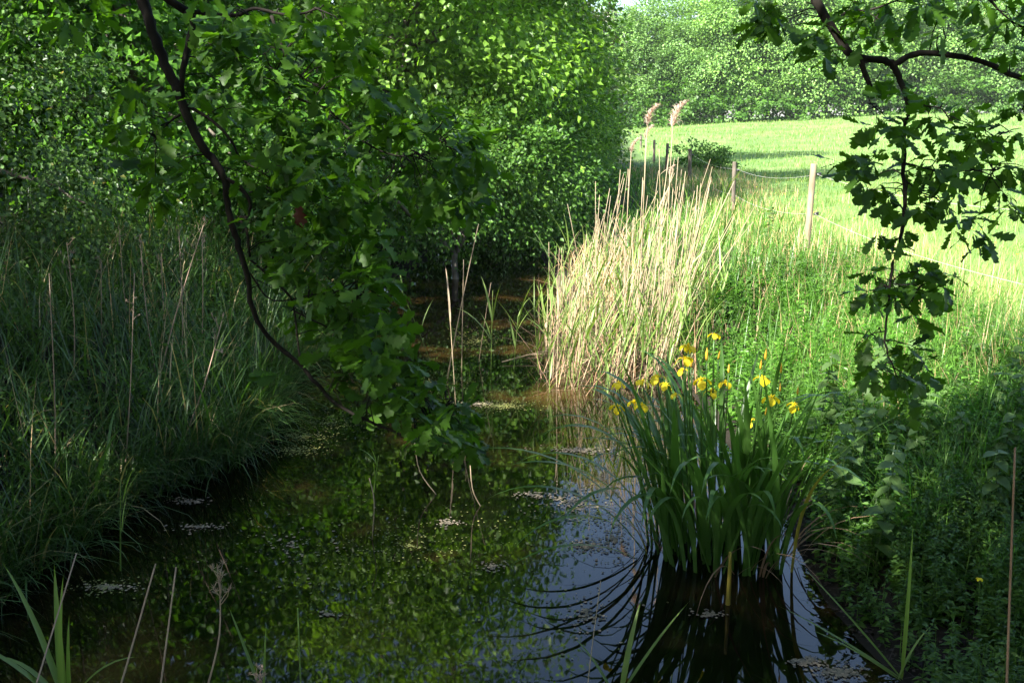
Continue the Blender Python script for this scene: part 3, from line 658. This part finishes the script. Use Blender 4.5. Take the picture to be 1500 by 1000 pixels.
# feathery horsetails on the right bank
n = 900; y = U(3.6, 8.5, n); x = U(1.3, 5.2, n); d_ = pond_dist(x, y); k = (d_ > .45); x, y = x[k], y[k]
b0 = on_ground(x, y); wh = 9
i = np.repeat(np.arange(len(x)), wh * 7); hh = U(.2, .5, len(x)); w_ = np.tile(np.repeat(np.arange(wh), 7), len(x)); tt = (w_ + 1.5) / (wh + 1)
pos = b0[i] + np.stack([0 * tt, 0 * tt, hh[i] * tt], -1)
gb = blades(pos, U(0, 6.28, len(i)), (.16 * (1.1 - tt) * (hh[i] / .4)), U(.6, 1.1, len(i)), .35, .0035, 2)
o = build('horsetails', *cat([gb, blades(b0, U(0, 6.28, len(x)), hh, .03, .1, .005, 2)]), M['lush']); tag(o, 'feathery green horsetails on the right bank', 'horsetails', kind='stuff')

# ------------------------------------------------------------------ reeds
def reed_leaf_mesh(L_, w, lean, bend, mat, segs=6):
    o = build('leaf', *blades(np.zeros((1, 3)), 0.0, L_, lean, bend, w, segs, 1.6, lambda t: min(1, .35 + 3 * t) * (1 - t ** 2.2), .15), M[mat], smooth=True)
    me = o.data; bpy.data.objects.remove(o); return me
RL = [reed_leaf_mesh(U(.35, .6), U(.016, .026), U(.25, .7), U(.1, 1.1), 'reed') for _ in range(8)]
RLD = [reed_leaf_mesh(U(.3, .55), U(.010, .018), U(.3, 1.0), U(.3, 1.6), 'straw') for _ in range(6)]
def plume_mesh():
    n = 320; t = rng.random(n); L_ = .26
    c = np.stack([.12 * t ** 2.2, 0 * t, L_ * t * (1 - .15 * t)], -1) + rng.standard_normal((n, 3)) * .006
    a = U(-2.2, 2.2, n)
    g = blades(c, a, U(.06, .13, n) * (1.3 - .7 * t), U(.2, .8, n), U(1.0, 2.6, n), .006, 4)
    o = build('plume', *g, M['plume']); me = o.data; bpy.data.objects.remove(o); return me
PL = [plume_mesh() for _ in range(4)]
def stalk_path(h, leanx, leany, curve=.1, n=7):
    s = np.linspace(0, 1, n); q = s + curve * s * s
    return np.stack([leanx * q, leany * q, h * s], -1)
def stalk(name, parent, base, h, lx, ly, r, mat, curve=.1, leaves=0, leafset=None, plume=None, kid=True):
    pth = stalk_path(h, lx, ly, curve)
    o = build(name, *tube(pth, np.linspace(r, r * .45, len(pth)), 5), M[mat], parent, True)
    o.location = [float(c) for c in base]
    for _ in range(leaves):
        s = U(.25, .97); p = [np.interp(s, np.linspace(0, 1, len(pth)), pth[:, j]) for j in range(3)]
        put('leaf', leafset[int(rng.integers(len(leafset)))], o, p, (0, 0, U(0, 6.28)), U(.7, 1.15))
    if plume is not None: put('plume', PL[int(rng.integers(4))], o, pth[-1] - [0, 0, .05], (0, 0, U(-.5, .5)), plume)
    return o

clump = empty('reed_bed', 'sunlit clump of tall pale dry reeds at the right edge of the pond', 'reeds', (1.2, 9.6, 0))
c0 = np.array(clump.location)
for k in range(135):
    px = 800 + 195 * rng.random() ** .8; Yd = U(8.8, 11.8) if px < 960 else U(8.9, 10.6)
    xb = (px - 750) / FPX * Yd; b0 = np.array([xb, Yd, float(height(xb, Yd))]); b0[2] = max(b0[2], -.15) - .02
    hh = (U(1.25, 2.05) if rng.random() < .75 else U(.7, 1.4)) * (0.6 + .4 * min(1, (px - 790) / 90)); lx = rng.normal(.30, .20) * hh * .45; ly = U(-.15, .15) * hh
    stalk('dry_stalk', clump, b0 - c0, hh, lx, ly, U(.004, .0068), 'straw', rng.normal(.1, .3), int(rng.random() < .35), RLD)
for px, py, Yd, pl in ((952, 145, 9.6, .8), (950, 166, 9.9, .55), (989, 148, 9.4, 1.0), (928, 186, 10.2, .6), (985, 218, 9.8, .4)):
    top = P(px - 4, py + 30, Yd); bx = top[0] - U(.0, .08); b0 = np.array([bx, Yd, -.1])
    stalk('plumed_stalk', clump, b0 - c0, top[2] + .1, top[0] - bx, 0, .006, 'straw', .1, 0, None, pl)
for k in range(140):      # living green reeds between the dry ones
    px = U(800, 1050); Yd = U(8.6, 11.8); xb = (px - 750) / FPX * Yd; zb = max(float(height(xb, Yd)), -.15)
    stalk('green_stalk', clump, np.array([xb, Yd, zb - .02]) - c0, U(.5, 1.35), U(-.1, .2), U(-.1, .1), .0045, 'reed', .1, int(rng.integers(3, 6)), RL)
n = 700; px = U(790, 1050, n); Yd = U(8.6, 11.8, n); xb = (px - 750) / FPX * Yd
o = build('litter', *blades(np.stack([xb, Yd, np.maximum(height(xb, Yd), -.03)], -1) - c0, U(0, 6.28, n), U(.25, .9, n), U(.1, 1.2, n), U(-.3, 1.1, n), U(.006, .011, n), 3), M['straw_base'], clump); o['kind'] = 'stuff'
n = 350; px = U(830, 930, n); Yd = U(9.8, 12.8, n); xb = (px - 750) / FPX * Yd
o = build('pale_leaves', *blades(np.stack([xb, Yd, np.maximum(height(xb, Yd), 0) + U(.2, .9, n)], -1) - c0, U(0, 6.28, n), U(.25, .6, n), U(.1, .9, n), U(.4, 1.8, n), U(.007, .013, n), 4), M['dry'], clump); o['kind'] = 'stuff'
for (a_, b_) in (((790, 548), (930, 515)), ((770, 520), (905, 522)), ((838, 545), (925, 490)), ((735, 530), (850, 512)), ((800, 500), (905, 520))):
    p0, p1 = G(*a_, .02), P(*b_, G(*a_)[1] + .4)
    build('fallen_stalk', *tube(smooth_path([p0 - c0, (p0 + p1) / 2 - c0 + [0, 0, .04], p1 - c0], 4), .006, 5), M['straw'], clump, True)

def reed_plant(label, px, py, h, lx, nleaf, dry=False, r=.005, plume=None, name='reed', group=None, base_z=0.0, curve=.15, scale=1.0, leaves=None):
    b0 = G(px, py, base_z); t = empty(name, label, 'reed', b0, group)
    stalk('stem', t, (0, 0, -.08), h, lx, U(-.05, .05), r, 'straw' if dry else 'reed', curve, 0)
    pth = stalk_path(h, lx, 0, curve)
    for k in range(nleaf):
        s = U(.3, .98); p = [np.interp(s, np.linspace(0, 1, 7), pth[:, j]) for j in range(3)]; p[2] -= .08
        put('leaf', (RLD if dry else RL)[int(rng.integers(6))], t, p, (0, 0, U(0, 6.28)), U(.7, 1.2) * scale)
    return t
g1 = 'slender reeds standing in the open water'
reed_plant('tallest pale dry reed in the dark water, leaning right beside the oak leaves', 652, 560, 1.75, .32, 0, True, .007, group=g1)
reed_plant('thin dry reed with one leaf in the water beside the tallest leaning reed', 668, 590, 1.1, -.05, 1, True, .005, group=g1)
reed_plant('short dry reed in the water, third from the oak branch', 676, 545, 1.2, .03, 0, True, .006, group=g1)
reed_plant('green reed with two upright leaves alone in the dark water', 719, 545, .9, .02, 5, scale=1.1, group=g1)
reed_plant('low spreading green reed at the edge of the sunlit clump', 790, 548, .75, -.05, 6, group=g1)
reed_plant('small green reed between the dark water reed and the clump', 752, 540, .62, .04, 5, group=g1)
reed_plant('bent thin dry reed at the left of the dark channel', 700, 530, .9, .12, 0, True, .004, group=g1)
reed_plant('thin green reed leaning in the dark gap beside the oak leaves', 640, 545, .95, -.3, 4, group=g1, scale=.8)
g2 = 'green reeds at the edge of the left bank'
reed_plant('bright green reed with spread leaves at the water edge, left bank', 305, 655, .95, .1, 7, group=g2, scale=.8)
reed_plant('small green reed beneath the oak branch on left bank', 375, 600, .6, .05, 5, group=g2, scale=.8)
reed_plant('green reed in the water just off the left bank', 175, 835, .62, .06, 4, group=g2, scale=.6)
reed_plant('lone reed bent over the water below the oak branch tip', 545, 720, .35, .05, 3, group=g2, scale=.5)
# stalks close to the viewer at the foot of the picture
def near_reed(label, px0, py0, Y0, px1, py1, Y1, r, mat, name='reed_stalk', blades_at=()):
    p0, p1 = P(px0, py0, Y0), P(px1, py1, Y1)
    z = float(max(height(p0[0], p0[1]), 0)); dv = p1 - p0; p0 = p0 + dv * ((z - .05 - p0[2]) / dv[2])
    t = empty(name, label, 'reed', (p0[0], p0[1], z))
    o = np.array([p0[0], p0[1], z]); mid = (p0 + p1) / 2 + [U(-.02, .02), 0, 0]
    build('stem', *tube(smooth_path([p0 - o, mid - o, p1 - o], 4), np.linspace(r, r * .6, 9), 6), M[mat], t, True)
    for (s, sc, az, ty) in blades_at:
        q = p0 + (p1 - p0) * s - o; put('leaf', (RL if ty else RLD)[int(rng.integers(6))], t, q, (0, 0, az), sc)
    return t
near_reed('thin dry reed stalk leaning right at lower left, beside the broad green blades', 178, 990, 3.3, 228, 825, 3.5, .0045, 'dead_stem')
near_reed('dry reed stalk with split tip at the bottom, left of the withered flower head', 232, 990, 3.2, 258, 830, 3.4, .0045, 'dead_stem')
near_reed('short dry reed stalk at lower left corner, leftmost of the three', 85, 900, 3.4, 112, 810, 3.6, .004, 'dead_stem')
near_reed('tall pale reed stalk standing near the right edge of the picture', 1476, 990, 3.1, 1487, 655, 3.2, .0055, 'straw_base')
near_reed('thin upright dry reed before the blue sky reflection', 868, 990, 3.4, 880, 850, 3.6, .003, 'straw')
near_reed('slender green reed at the bottom middle of the pond', 444, 995, 3.3, 436, 890, 3.4, .004, 'reed')

def blade_plant(label, name, px, py, specs, z=0.0, mat='reed', category='reed'):
    b0 = G(px, py, z); t = empty(name, label, category, b0)
    for (az, L_, ln, bd, w) in specs:
        me = build('leaf', *blades(np.zeros((1, 3)), 0., L_, ln, bd, w, 8, 1.6, lambda q: min(1, .5 + 2.5 * q) * (1 - q ** 2.6), .15), M[mat], t, True); me.rotation_euler = (0, 0, az); me.location = (U(-.02, .02), U(-.02, .02), -.03)
    return t
blade_plant('young plant with broad green blades in the lower left corner', 'young_reed', 95, 1030, [(1.9, .62, .15, .3, .035), (2.6, .7, .35, .5, .03), (1.3, .6, .05, .25, .03), (.2, .4, .5, 1.2, .03), (3.1, .6, .7, .7, .03), (2.9, .45, .6, 1.3, .028), (1.6, .4, .1, .3, .02)])
blade_plant('green reed with long leaves at the muddy foot of the right bank', 'young_reed', 1318, 985, [(2.75, .68, .75, .1, .026), (1.5, .72, .02, .08, .02), (2.9, .45, 1.0, .3, .022), (2.6, .6, 1.15, .2, .02), (.4, .3, .4, .7, .014)], .03)
blade_plant('green blade rising from the water below the irises, left side', 'young_reed', 905, 1005, [(.9, .42, .25, .3, .03), (.3, .5, .6, .2, .022), (2.4, .3, .7, .5, .018)])
blade_plant('thin green blade slanting in the water right of the green pond reed', 'young_reed', 380, 1005, [(2.3, .42, .7, .1, .016), (1.4, .3, .2, .1, .012)])
st = near_reed('pale yellow cut iris stalk sticking up from the water before the irises', 1066, 885, G(1066, 885)[1], 1070, 808, G(1066, 885)[1] + .01, .013, 'iris_old', 'cut_stalk')
st['category'] = 'stalk'

# withered flower heads at the foot of the picture and dead stems on the left bank
def umbel(label, p0, p1, r, nray, spread, group=None):
    p0, p1 = np.array(p0), np.array(p1); t = empty('dead_flower_stem', label, 'dead plant', p0, group)
    pth = smooth_path([p0 * 0, (p1 - p0) * .5 + [U(-.03, .03), U(-.03, .03), 0], p1 - p0], 4)
    build('stem', *tube(pth, np.linspace(r, r * .5, len(pth)), 5), M['dead_stem'], t, True)
    g = []
    for k in range(nray):
        d = unit(np.array([0, 0, 1.]) + rng.standard_normal(3) * .75); s0 = pth[-1] - (pth[-1] - pth[-3]) * U(0, 1)
        e_ = s0 + d * spread * U(.4, 1); g.append(tube([s0, (s0 + e_) / 2 + rng.standard_normal(3) * .006, e_], [.002, .0016, .001], 4))
        q = blades(np.repeat(e_[None], 9, 0), U(0, 6.28, 9), spread * .35, U(0, 1.5, 9), .3, .004, 2); g.append(q)
    build('flower_head', *cat(g), M['dead_stem'], t)['kind'] = 'stuff'; return t
umbel('withered grey-brown flower head on a stem, bottom left of the pond', P(303, 1010, 3.25), P(322, 845, 3.4), .004, 14, .07)
umbel('withered flower head at the bottom edge, lower and right of the other one', P(360, 1040, 3.2), P(385, 985, 3.25), .004, 10, .05)
g3 = 'dead stems rising from the left bank grass'
for k, (a_, b_, Yd, n, s_) in enumerate((((225, 470), (205, 350), 7.6, 8, .08), ((190, 480), (175, 335), 8.2, 8, .08), ((262, 500), (262, 335), 8.0, 9, .08), ((240, 480), (236, 370), 8.4, 7, .07), ((215, 500), (298, 330), 7.4, 9, .10), ((100, 520), (98, 355), 7.0, 8, .09), ((290, 500), (296, 350), 8.3, 8, .07), ((70, 640), (72, 400), 5.8, 3, .05), ((250, 560), (325, 470), 6.8, 7, .12), ((180, 720), (197, 400), 6.2, 4, .06), ((150, 520), (148, 380), 7.8, 6, .06))):
    p0, p1 = P(*a_, Yd), P(*b_, Yd); z = float(height(p0[0], p0[1])); p0[2] = z - .03
    w = ['with ragged top beside the dark hollow', 'pale and thin', 'tallest beside the oak branch', 'short with small head', 'leaning far right', 'grey with ragged head near the left edge', 'closest to the oak twigs', 'very long and thin at the left edge', 'lying low across the bank, forked at its tip', 'bowed, rising out of the reeds', 'small, between the two thickest'][k]
    umbel('dry dead stem on the left bank, ' + w, p0, p1, .006 if k in (4, 8) else .0045, n, s_, g3)
# thin bare stalks hanging or standing in the water under the oak branch
for k, (a_, b_, c_) in enumerate((((607, 645), (615, 690), (642, 728)), ((688, 660), (692, 715), (706, 745)), ((545, 790), (548, 735), (541, 700)), ((640, 720), (616, 660), (610, 640)))[:3]):
    q = [P(*s_, 3.75) for s_ in (a_, b_, c_)] if k < 2 else [G(*a_, 0), P(*b_, G(*a_)[1] + .05), P(*c_, G(*a_)[1] + .1)]
    t = empty('bare_stalk', ('curved bare stalk trailing under the oak branch tip', 'short bare stalk trailing right of the oak branch tip', 'bare stalk standing in the dark water below the branch')[k], 'dead plant', q[0])
    if k < 2:
        zz = G(*c_, -.02); q = [P(*a_, zz[1] - .02), P(*b_, zz[1]), zz]; t.location = [float(v) for v in q[0]]
    build('stem', *tube(smooth_path(np.array(q) - q[0], 4), .0035, 5), M['straw'], t, True)

# ------------------------------------------------------------------ yellow flag iris
ib = G(1058, 806, 0)
iris = empty('iris_clump', 'clump of yellow flag irises with long sword leaves in the shallow water', 'iris plant', ib)
iw = lambda q: min(1, .75 + .8 * q) * (1 - max(0, q - .45) ** 1.6 * 2.6 if q < .97 else .02)
iw = lambda q: (0.55 + .9 * q if q < .5 else 1.0 * (1 - ((q - .5) / .5) ** 2.2)) + .01
IM = []
for k in range(30):
    L_ = U(.95, 1.35); sharp = k % 10 < 6
    o = build('leaf', *blades(np.zeros((1, 3)), 0., L_, U(.0, .16), U(.2, .8) if not sharp else U(1.3, 2.9), U(.03, .046), 14, 1.6 if not sharp else U(1.9, 3.8), iw, .14), M['iris'], smooth=True)
    IM.append(o.data); bpy.data.objects.remove(o)
for k in range(118):
    a_ = U(0, 6.28); q = math.sqrt(rng.random())
    x, y = .37 * q * math.cos(a_), .33 * q * math.sin(a_)
    az = math.atan2(y, x) + rng.normal(0, .9)
    mi = int(rng.integers(30))
    if x > .08: az = -1.6 + rng.normal(0, .9); mi = mi if rng.random() < .4 else 10 * (mi // 10) + 6 + mi % 4
    o = put('leaf', IM[mi], iris, (x, y, -.06), (U(-.08, .08) , U(0, .12) + .22 * q, 0), U(.78, 1.1))
    o.rotation_euler = Matrix.Rotation(az, 3, 'Z').to_euler(); o.rotation_euler.rotate_axis('Y', U(-.04, .08) + (.16 if x < 0 else .08) * q)
for (az, L_, ln, bd, pw, w, x, y, mt) in ((3.3, 1.2, .35, 1.5, 1.5, .034, -.38, -.05, 'iris'), (3.0, 1.15, .3, 1.9, 1.6, .032, -.36, .1, 'iris'), (3.5, 1.05, .5, 1.9, 1.4, .03, -.4, -.1, 'iris'), (4.4, 1.0, .12, 2.9, 3.0, .036, -.1, -.3, 'iris'), (4.8, .95, .1, 3.0, 3.4, .036, .05, -.32, 'iris'), (4.0, .98, .15, 2.9, 2.6, .036, -.2, -.28, 'iris'),
                                     (5.2, .9, .05, 1.0, 2, .03, .32, -.28, 'iris_old'), (.1, 1.25, .05, 2.4, 4.2, .034, .3, .05, 'iris'), (.3, 1.2, .03, 2.8, 4.6, .034, .26, .1, 'iris'), (3.4, .9, .9, 1.2, 1.2, .026, -.42, -.1, 'iris'), (3.6, .8, .3, 1.7, 1.4, .024, -.42, 0, 'iris_old'), (3.1, 1.3, .45, 1.3, 1.3, .03, -.4, .05, 'iris'), (3.8, 1.25, .28, 2.2, 1.8, .038, -.3, -.2, 'iris'), (2.9, 1.25, .22, 2.3, 2.2, .036, -.3, .15, 'iris'), (3.9, 1.1, .2, 2.7, 2.2, .04, -.25, -.25, 'iris'), (3.3, 1.0, .15, 2.8, 2.4, .04, -.2, -.15, 'iris'), (4.2, 1.2, .1, 2.6, 2.8, .042, 0, -.25, 'iris'), (5.4, 1.15, .1, 2.5, 2.6, .04, .2, -.2, 'iris'), (3.0, 1.15, .5, 1.7, 1.3, .03, -.42, -.05, 'iris'), (4.9, 1.0, .2, 2.6, 2.6, .034, .25, -.3, 'iris')):
    o = build('leaf', *blades(np.zeros((1, 3)), 0., L_, ln, bd, w, 14, pw, iw, .14), M[mt], iris, True); o.location = (x, y, -.06); o.rotation_euler = (0, 0, az)
    if mt == 'iris_old': o['label'] = 'yellowing old iris leaf'
for k in range(34):
    a_ = U(0, 6.28); x, y = .46 * math.cos(a_) * U(.75, 1), .4 * math.sin(a_) * U(.75, 1)
    o = build('dead_leaf', *blades(np.zeros((1, 3)), 0., U(.3, .75), U(.3, .8), U(.8, 2.2), U(.008, .02), 7, 1.3), M['straw_base'], iris, True); o.location = (x, y, .0); o.rotation_euler = (0, 0, a_ + U(-.6, .6))
# flower: three drooping falls, small upright standards
def petal_mesh():
    t = np.linspace(0, 1, 7); w = np.array([.10, .16, .26, .36, .36, .24, .04]); V = []; T = []
    x = np.array([0, .22, .42, .58, .68, .74, .76]); z = np.array([0, .10, .10, .0, -.17, -.36, -.5])
    for i in range(7):
        for j in (-1, 0, 1): V.append((x[i], j * w[i], z[i] - .06 * abs(j) * (i > 1) + .03 * math.sin(4 * i + j)))
    for i in range(6):
        for j in range(2): a = i * 3 + j; T += [(a, a + 1, a + 4), (a, a + 4, a + 3)]
    o = build('petal', np.array(V), np.array(T), M['petal'], smooth=True); me = o.data; bpy.data.objects.remove(o); return me
PM = petal_mesh()
def flower_core():
    g = []
    for k in range(3):
        a = k * 2.094 + 1.05; g.append(blades(np.zeros((1, 3)), a, .42, .15, .5, .16, 4))
        g.append(blades(np.array([[0, 0, .05]]), a - 1.05, .5, .9, .5, .22, 4))
    g.append(tube([(0, 0, -.5), (0, 0, -.2), (0, 0, .08)], [.05, .07, .06], 6))
    o = build('iris_flower', *cat(g), M['petal'], smooth=True); me = o.data; bpy.data.objects.remove(o); return me
FM = flower_core()
bo = build('bud', *tube([(0, 0, 0), (0, 0, .25), (0.01, 0, .6), (.015, 0, 1)], [.07, .11, .10, .01], 7), M['bud'], smooth=True); BM = bo.data; bpy.data.objects.remove(bo)
ibn = np.array(ib)
FLW = [(1008, 507, 1), (1003, 526, .95), (1046, 491, .75), (906, 562, .9), (942, 559, .85), (964, 553, 1.05), (975, 564, .9), (1027, 557, 1.05), (1042, 573, 1.0), (1062, 560, .8), (1116, 555, 1.1), (1130, 583, 1.0), (1099, 616, .85), (1163, 593, .8), (929, 589, .85), (904, 596, .95), (940, 593, .8), (990, 578, .7), (1000, 542, .7)]
BUD = [(1035, 520), (1052, 518), (1121, 519), (1114, 533), (1144, 538), (1067, 538), (1168, 570), (1012, 530), (1121, 600), (1143, 565)]
def iris_stem(tip, r=.007):
    a_ = tip * [.75, .9, 0]; b0 = np.array([np.clip(a_[0], -.4, .4), np.clip(a_[1], -.3, .3), -.06])
    mid = (b0 + tip) / 2 + [(tip[0] - b0[0]) * -.12, 0, .05]
    build('stem', *tube(smooth_path([b0, mid, tip], 5), np.linspace(r, r * .6, 11), 6), M['iris'], iris, True)
for (px, py, s) in FLW:
    tip = P(px, py, ib[1] + U(-.2, .25)) - ibn; iris_stem(tip - [0, 0, .02])
    f = put('iris_flower', FM, iris, tip, (U(-.2, .2), U(-.2, .2), U(0, 6.28)), .062 * s)
    for k in range(3): put('petal', PM, f, (0, 0, 0), (0, U(-.25, .25), k * 2.094 + U(-.15, .15)), U(.9, 1.1))
for (px, py) in BUD:
    tip = P(px, py + 8, ib[1] + U(-.15, .25)) - ibn; iris_stem(tip, .0055); put('bud', BM, iris, tip, (U(-.15, .15), U(-.15, .15), 0), U(.05, .075))

# ------------------------------------------------------------------ nettles and tall herbs
NLV = []
for w in (.34, .4):
    o = build('leaf', *ovate_leaf(w, .06, .25), M['nettle'], smooth=True); NLV.append(o.data); bpy.data.objects.remove(o)
def nettle(label, px, py, Yd, group, lx=0.0, size=.085, pairs=8):
    top = P(px, py, Yd); z = float(height(top[0] - lx, Yd)); hgt = max(.25, top[2] - z)
    t = empty('nettle', label, 'nettle', (top[0] - lx, Yd, z), group)
    pth = stalk_path(hgt + .03, lx, U(-.05, .05), .1) - [0, 0, .03]
    build('stem', *tube(pth, np.linspace(.005, .0025, 7), 5), M['nettle'], t, True)
    for k in range(pairs):
        s = .25 + .75 * (k + .5) / pairs; p = np.array([np.interp(s, np.linspace(0, 1, 7), pth[:, j]) for j in range(3)])
        a0 = (k % 2) * 1.571 + U(-.3, .3) + px
        for q in (0, math.pi):
            put('leaf', NLV[int(rng.integers(2))], t, p, (U(-.5, .1), U(-.2, .2), a0 + q), size * (1.15 - .75 * max(0, s - .4)) * U(.85, 1.15))
    return t
gn = 'nettles on the right bank'
NT = [(1440, 500, 6.6, 'tall nettle standing right of the hanging oak tip'), (1490, 490, 6.2, 'nettle cut by the right edge of the picture'), (1380, 560, 6.3, 'nettle just right of the lowest oak leaves'), (1465, 540, 5.8, 'leafy nettle before the tall one at the right'),
      (1410, 600, 5.5, 'shorter nettle on the shaded bank below the tall one'), (1300, 575, 6.0, 'nettle directly below the hanging oak tip'), (1255, 560, 5.8, 'nettle left of the hanging oak tip'), (1485, 600, 5.2, 'nettle low at the right edge above the ferny plants'), (1345, 610, 5.6, 'drooping nettle in the middle of the shaded bank'),
      (1240, 600, 5.4, 'nettle beside the right side of the irises'), (1195, 375, 11.6, 'sunlit nettle in front of the nearest fence post'), (1175, 400, 10.6, 'nettle left of the nearest fence post'), (1225, 385, 11.2, 'nettle right of the nearest fence post'), (1150, 360, 12.2, 'nettle between the two nearest fence posts'), (1130, 300, 14, 'pale nettle under the wire by the second post'), (1100, 420, 10.4, 'nettle at the right side of the reed clump'),
      (1060, 440, 10.0, 'nettle against the sunlit reed clump'), (1430, 530, 7.2, 'thin nettle on the dry patch by the fence'), (1500, 545, 5.6, 'large-leaved nettle at the right edge'), (1320, 620, 5.2, 'low nettle at the top of the dark undergrowth')]
for (px, py, Yd, lab) in NT: nettle(lab, px, py, Yd, gn, U(-.08, .08), .10 if Yd < 8 else .11, 9)
for k in range(16):
    px = U(1215, 1530); py = U(480, 660); Yd = np.interp(py, [480, 660], [7.2, 4.9]) + U(-.3, .3)
    nettle('nettle in the thick stand on the right bank below the fence', px, py, Yd, 'thick nettle stand on the right bank', U(-.08, .08), .115, 9)
# buttercup
p = P(1435, 848, 4.1); z = float(height(p[0], 4.1))
t = empty('buttercup', 'small yellow flower low among the right bank plants', 'flower', (p[0], 4.1, z))
hgt = max(.12, p[2] - z)
build('stem', *tube([(0, 0, 0), (.01, 0, hgt * .5), (0, 0, hgt)], .0025, 5), M['herb'], t, True)
for k in range(5): put('petal', PM, t, (0, 0, hgt), (0, U(-.6, -.2), k * 1.2566), .018)

# leaf litter and twigs on the mud of the right bank
n = 9000; y = U(2.9, 6.5, n); x = U(.9, 3.2, n); d_ = pond_dist(x, y); k = (d_ > .0) & (d_ < .7); x, y = x[k], y[k]; n = len(x)
a_ = U(0, 6.28, n); dd = np.stack([np.cos(a_), np.sin(a_), U(-.2, .3, n)], -1)
lit = [scatter(*simple_leaf(.35, .15, .2), on_ground(x, y, .012), dd, unit(np.array([0, 0, 1.]) + rng.standard_normal((n, 3)) * .4), U(.010, .028, n))]
i = rng.choice(n, 160); lit.append(blades(on_ground(x[i], y[i], .015), U(0, 6.28, 160), U(.08, .3, 160), U(1.3, 1.55, 160), .1, .004, 3))
o = build('leaf_litter', *cat(lit), M['litter']); tag(o, 'dark dead leaves and twigs on the muddy right bank', 'leaf litter', kind='stuff')

# ------------------------------------------------------------------ what floats on the water
def floats(name, label, mat, spots, size, cat_):
    pos = []
    for (px, py, rx, ry, n) in spots:
        a_ = U(0, 6.28, n); q = np.abs(rng.standard_normal(n)) * .6
        for aa, qq in zip(a_, q): pos.append(G(px + rx * qq * math.cos(aa), py + ry * qq * math.sin(aa), 0))
    pos = np.array(pos); m = len(pos); pos[:, 2] = .004 + .002 * rng.random(m)
    k = pond_dist(pos[:, 0], pos[:, 1]) < .05; pos = pos[k]; m = len(pos)
    hexv = np.array([(math.cos(i * 1.047) * (.6 + .4 * ((i * 37) % 5) / 5), math.sin(i * 1.047) * (.55 + .4 * ((i * 53) % 7) / 7), 0) for i in range(6)]); ht = np.array([(0, 1, 2), (0, 2, 3), (0, 3, 4), (0, 4, 5)])
    a_ = U(0, 6.28, m); d = np.stack([np.cos(a_), np.sin(a_), 0 * a_], -1)
    return tag(build(name, *scatter(hexv, ht, pos, d, np.tile([0, 0, 1.], (m, 1)), size * U(.3, 1.0, m) ** 1.5 * 2), M[mat]), label, cat_, kind='stuff')
floats('duckweed', 'scattered duckweed and green flecks on the pond', 'weed', [(440, 640, 60, 12, 500), (430, 660, 45, 10, 400), (730, 595, 55, 8, 700), (480, 620, 90, 20, 400), (600, 800, 350, 110, 700), (150, 860, 60, 15, 200), (870, 760, 80, 40, 300), (640, 560, 90, 30, 700), (700, 500, 80, 30, 600)], .0055, 'duckweed')
floats('pond_scum', 'pale patches of scum and floating litter on the water', 'scum', [(275, 735, 28, 5, 160), (290, 772, 40, 6, 120), (700, 592, 30, 4, 150), (845, 660, 50, 6, 350), (860, 800, 25, 12, 260), (655, 765, 18, 6, 90), (780, 725, 25, 5, 120), (840, 735, 60, 30, 350), (900, 790, 40, 40, 300), (480, 900, 18, 4, 60), (160, 860, 40, 5, 120), (430, 800, 120, 60, 160), (860, 900, 50, 40, 160), (1180, 970, 25, 8, 200), (1230, 985, 40, 12, 300), (1040, 900, 30, 5, 80), (720, 830, 25, 10, 80)], .0075, 'scum')
print('leaves', n1, n2, 'tris', sum(len(m_.polygons) for m_ in bpy.data.meshes), 'objects', len(SC.objects))

# ------------------------------------------------------------------ summer haze over the field
m, nt, N, L = new_mat('summer_haze'); N.remove(N['Principled BSDF'])
pv = N.new('ShaderNodeVolumePrincipled'); pv.inputs['Color'].default_value = (.93, .96, 1, 1); pv.inputs['Density'].default_value = 0.00025; pv.inputs['Anisotropy'].default_value = .2
L.new(pv.outputs[0], N['Material Output'].inputs['Volume'])
c8 = np.array([(x_, y_, z_) for x_ in (-420, 420) for y_ in (-80, 720) for z_ in (-1.6, 24)], float)
haze = build('haze', c8, np.array([(0, 1, 3), (0, 3, 2), (4, 6, 7), (4, 7, 5), (0, 4, 5), (0, 5, 1), (2, 3, 7), (2, 7, 6), (0, 2, 6), (0, 6, 4), (1, 5, 7), (1, 7, 3)]), m)
tag(haze, 'thin pale summer haze over the far meadow', 'haze', kind='stuff')
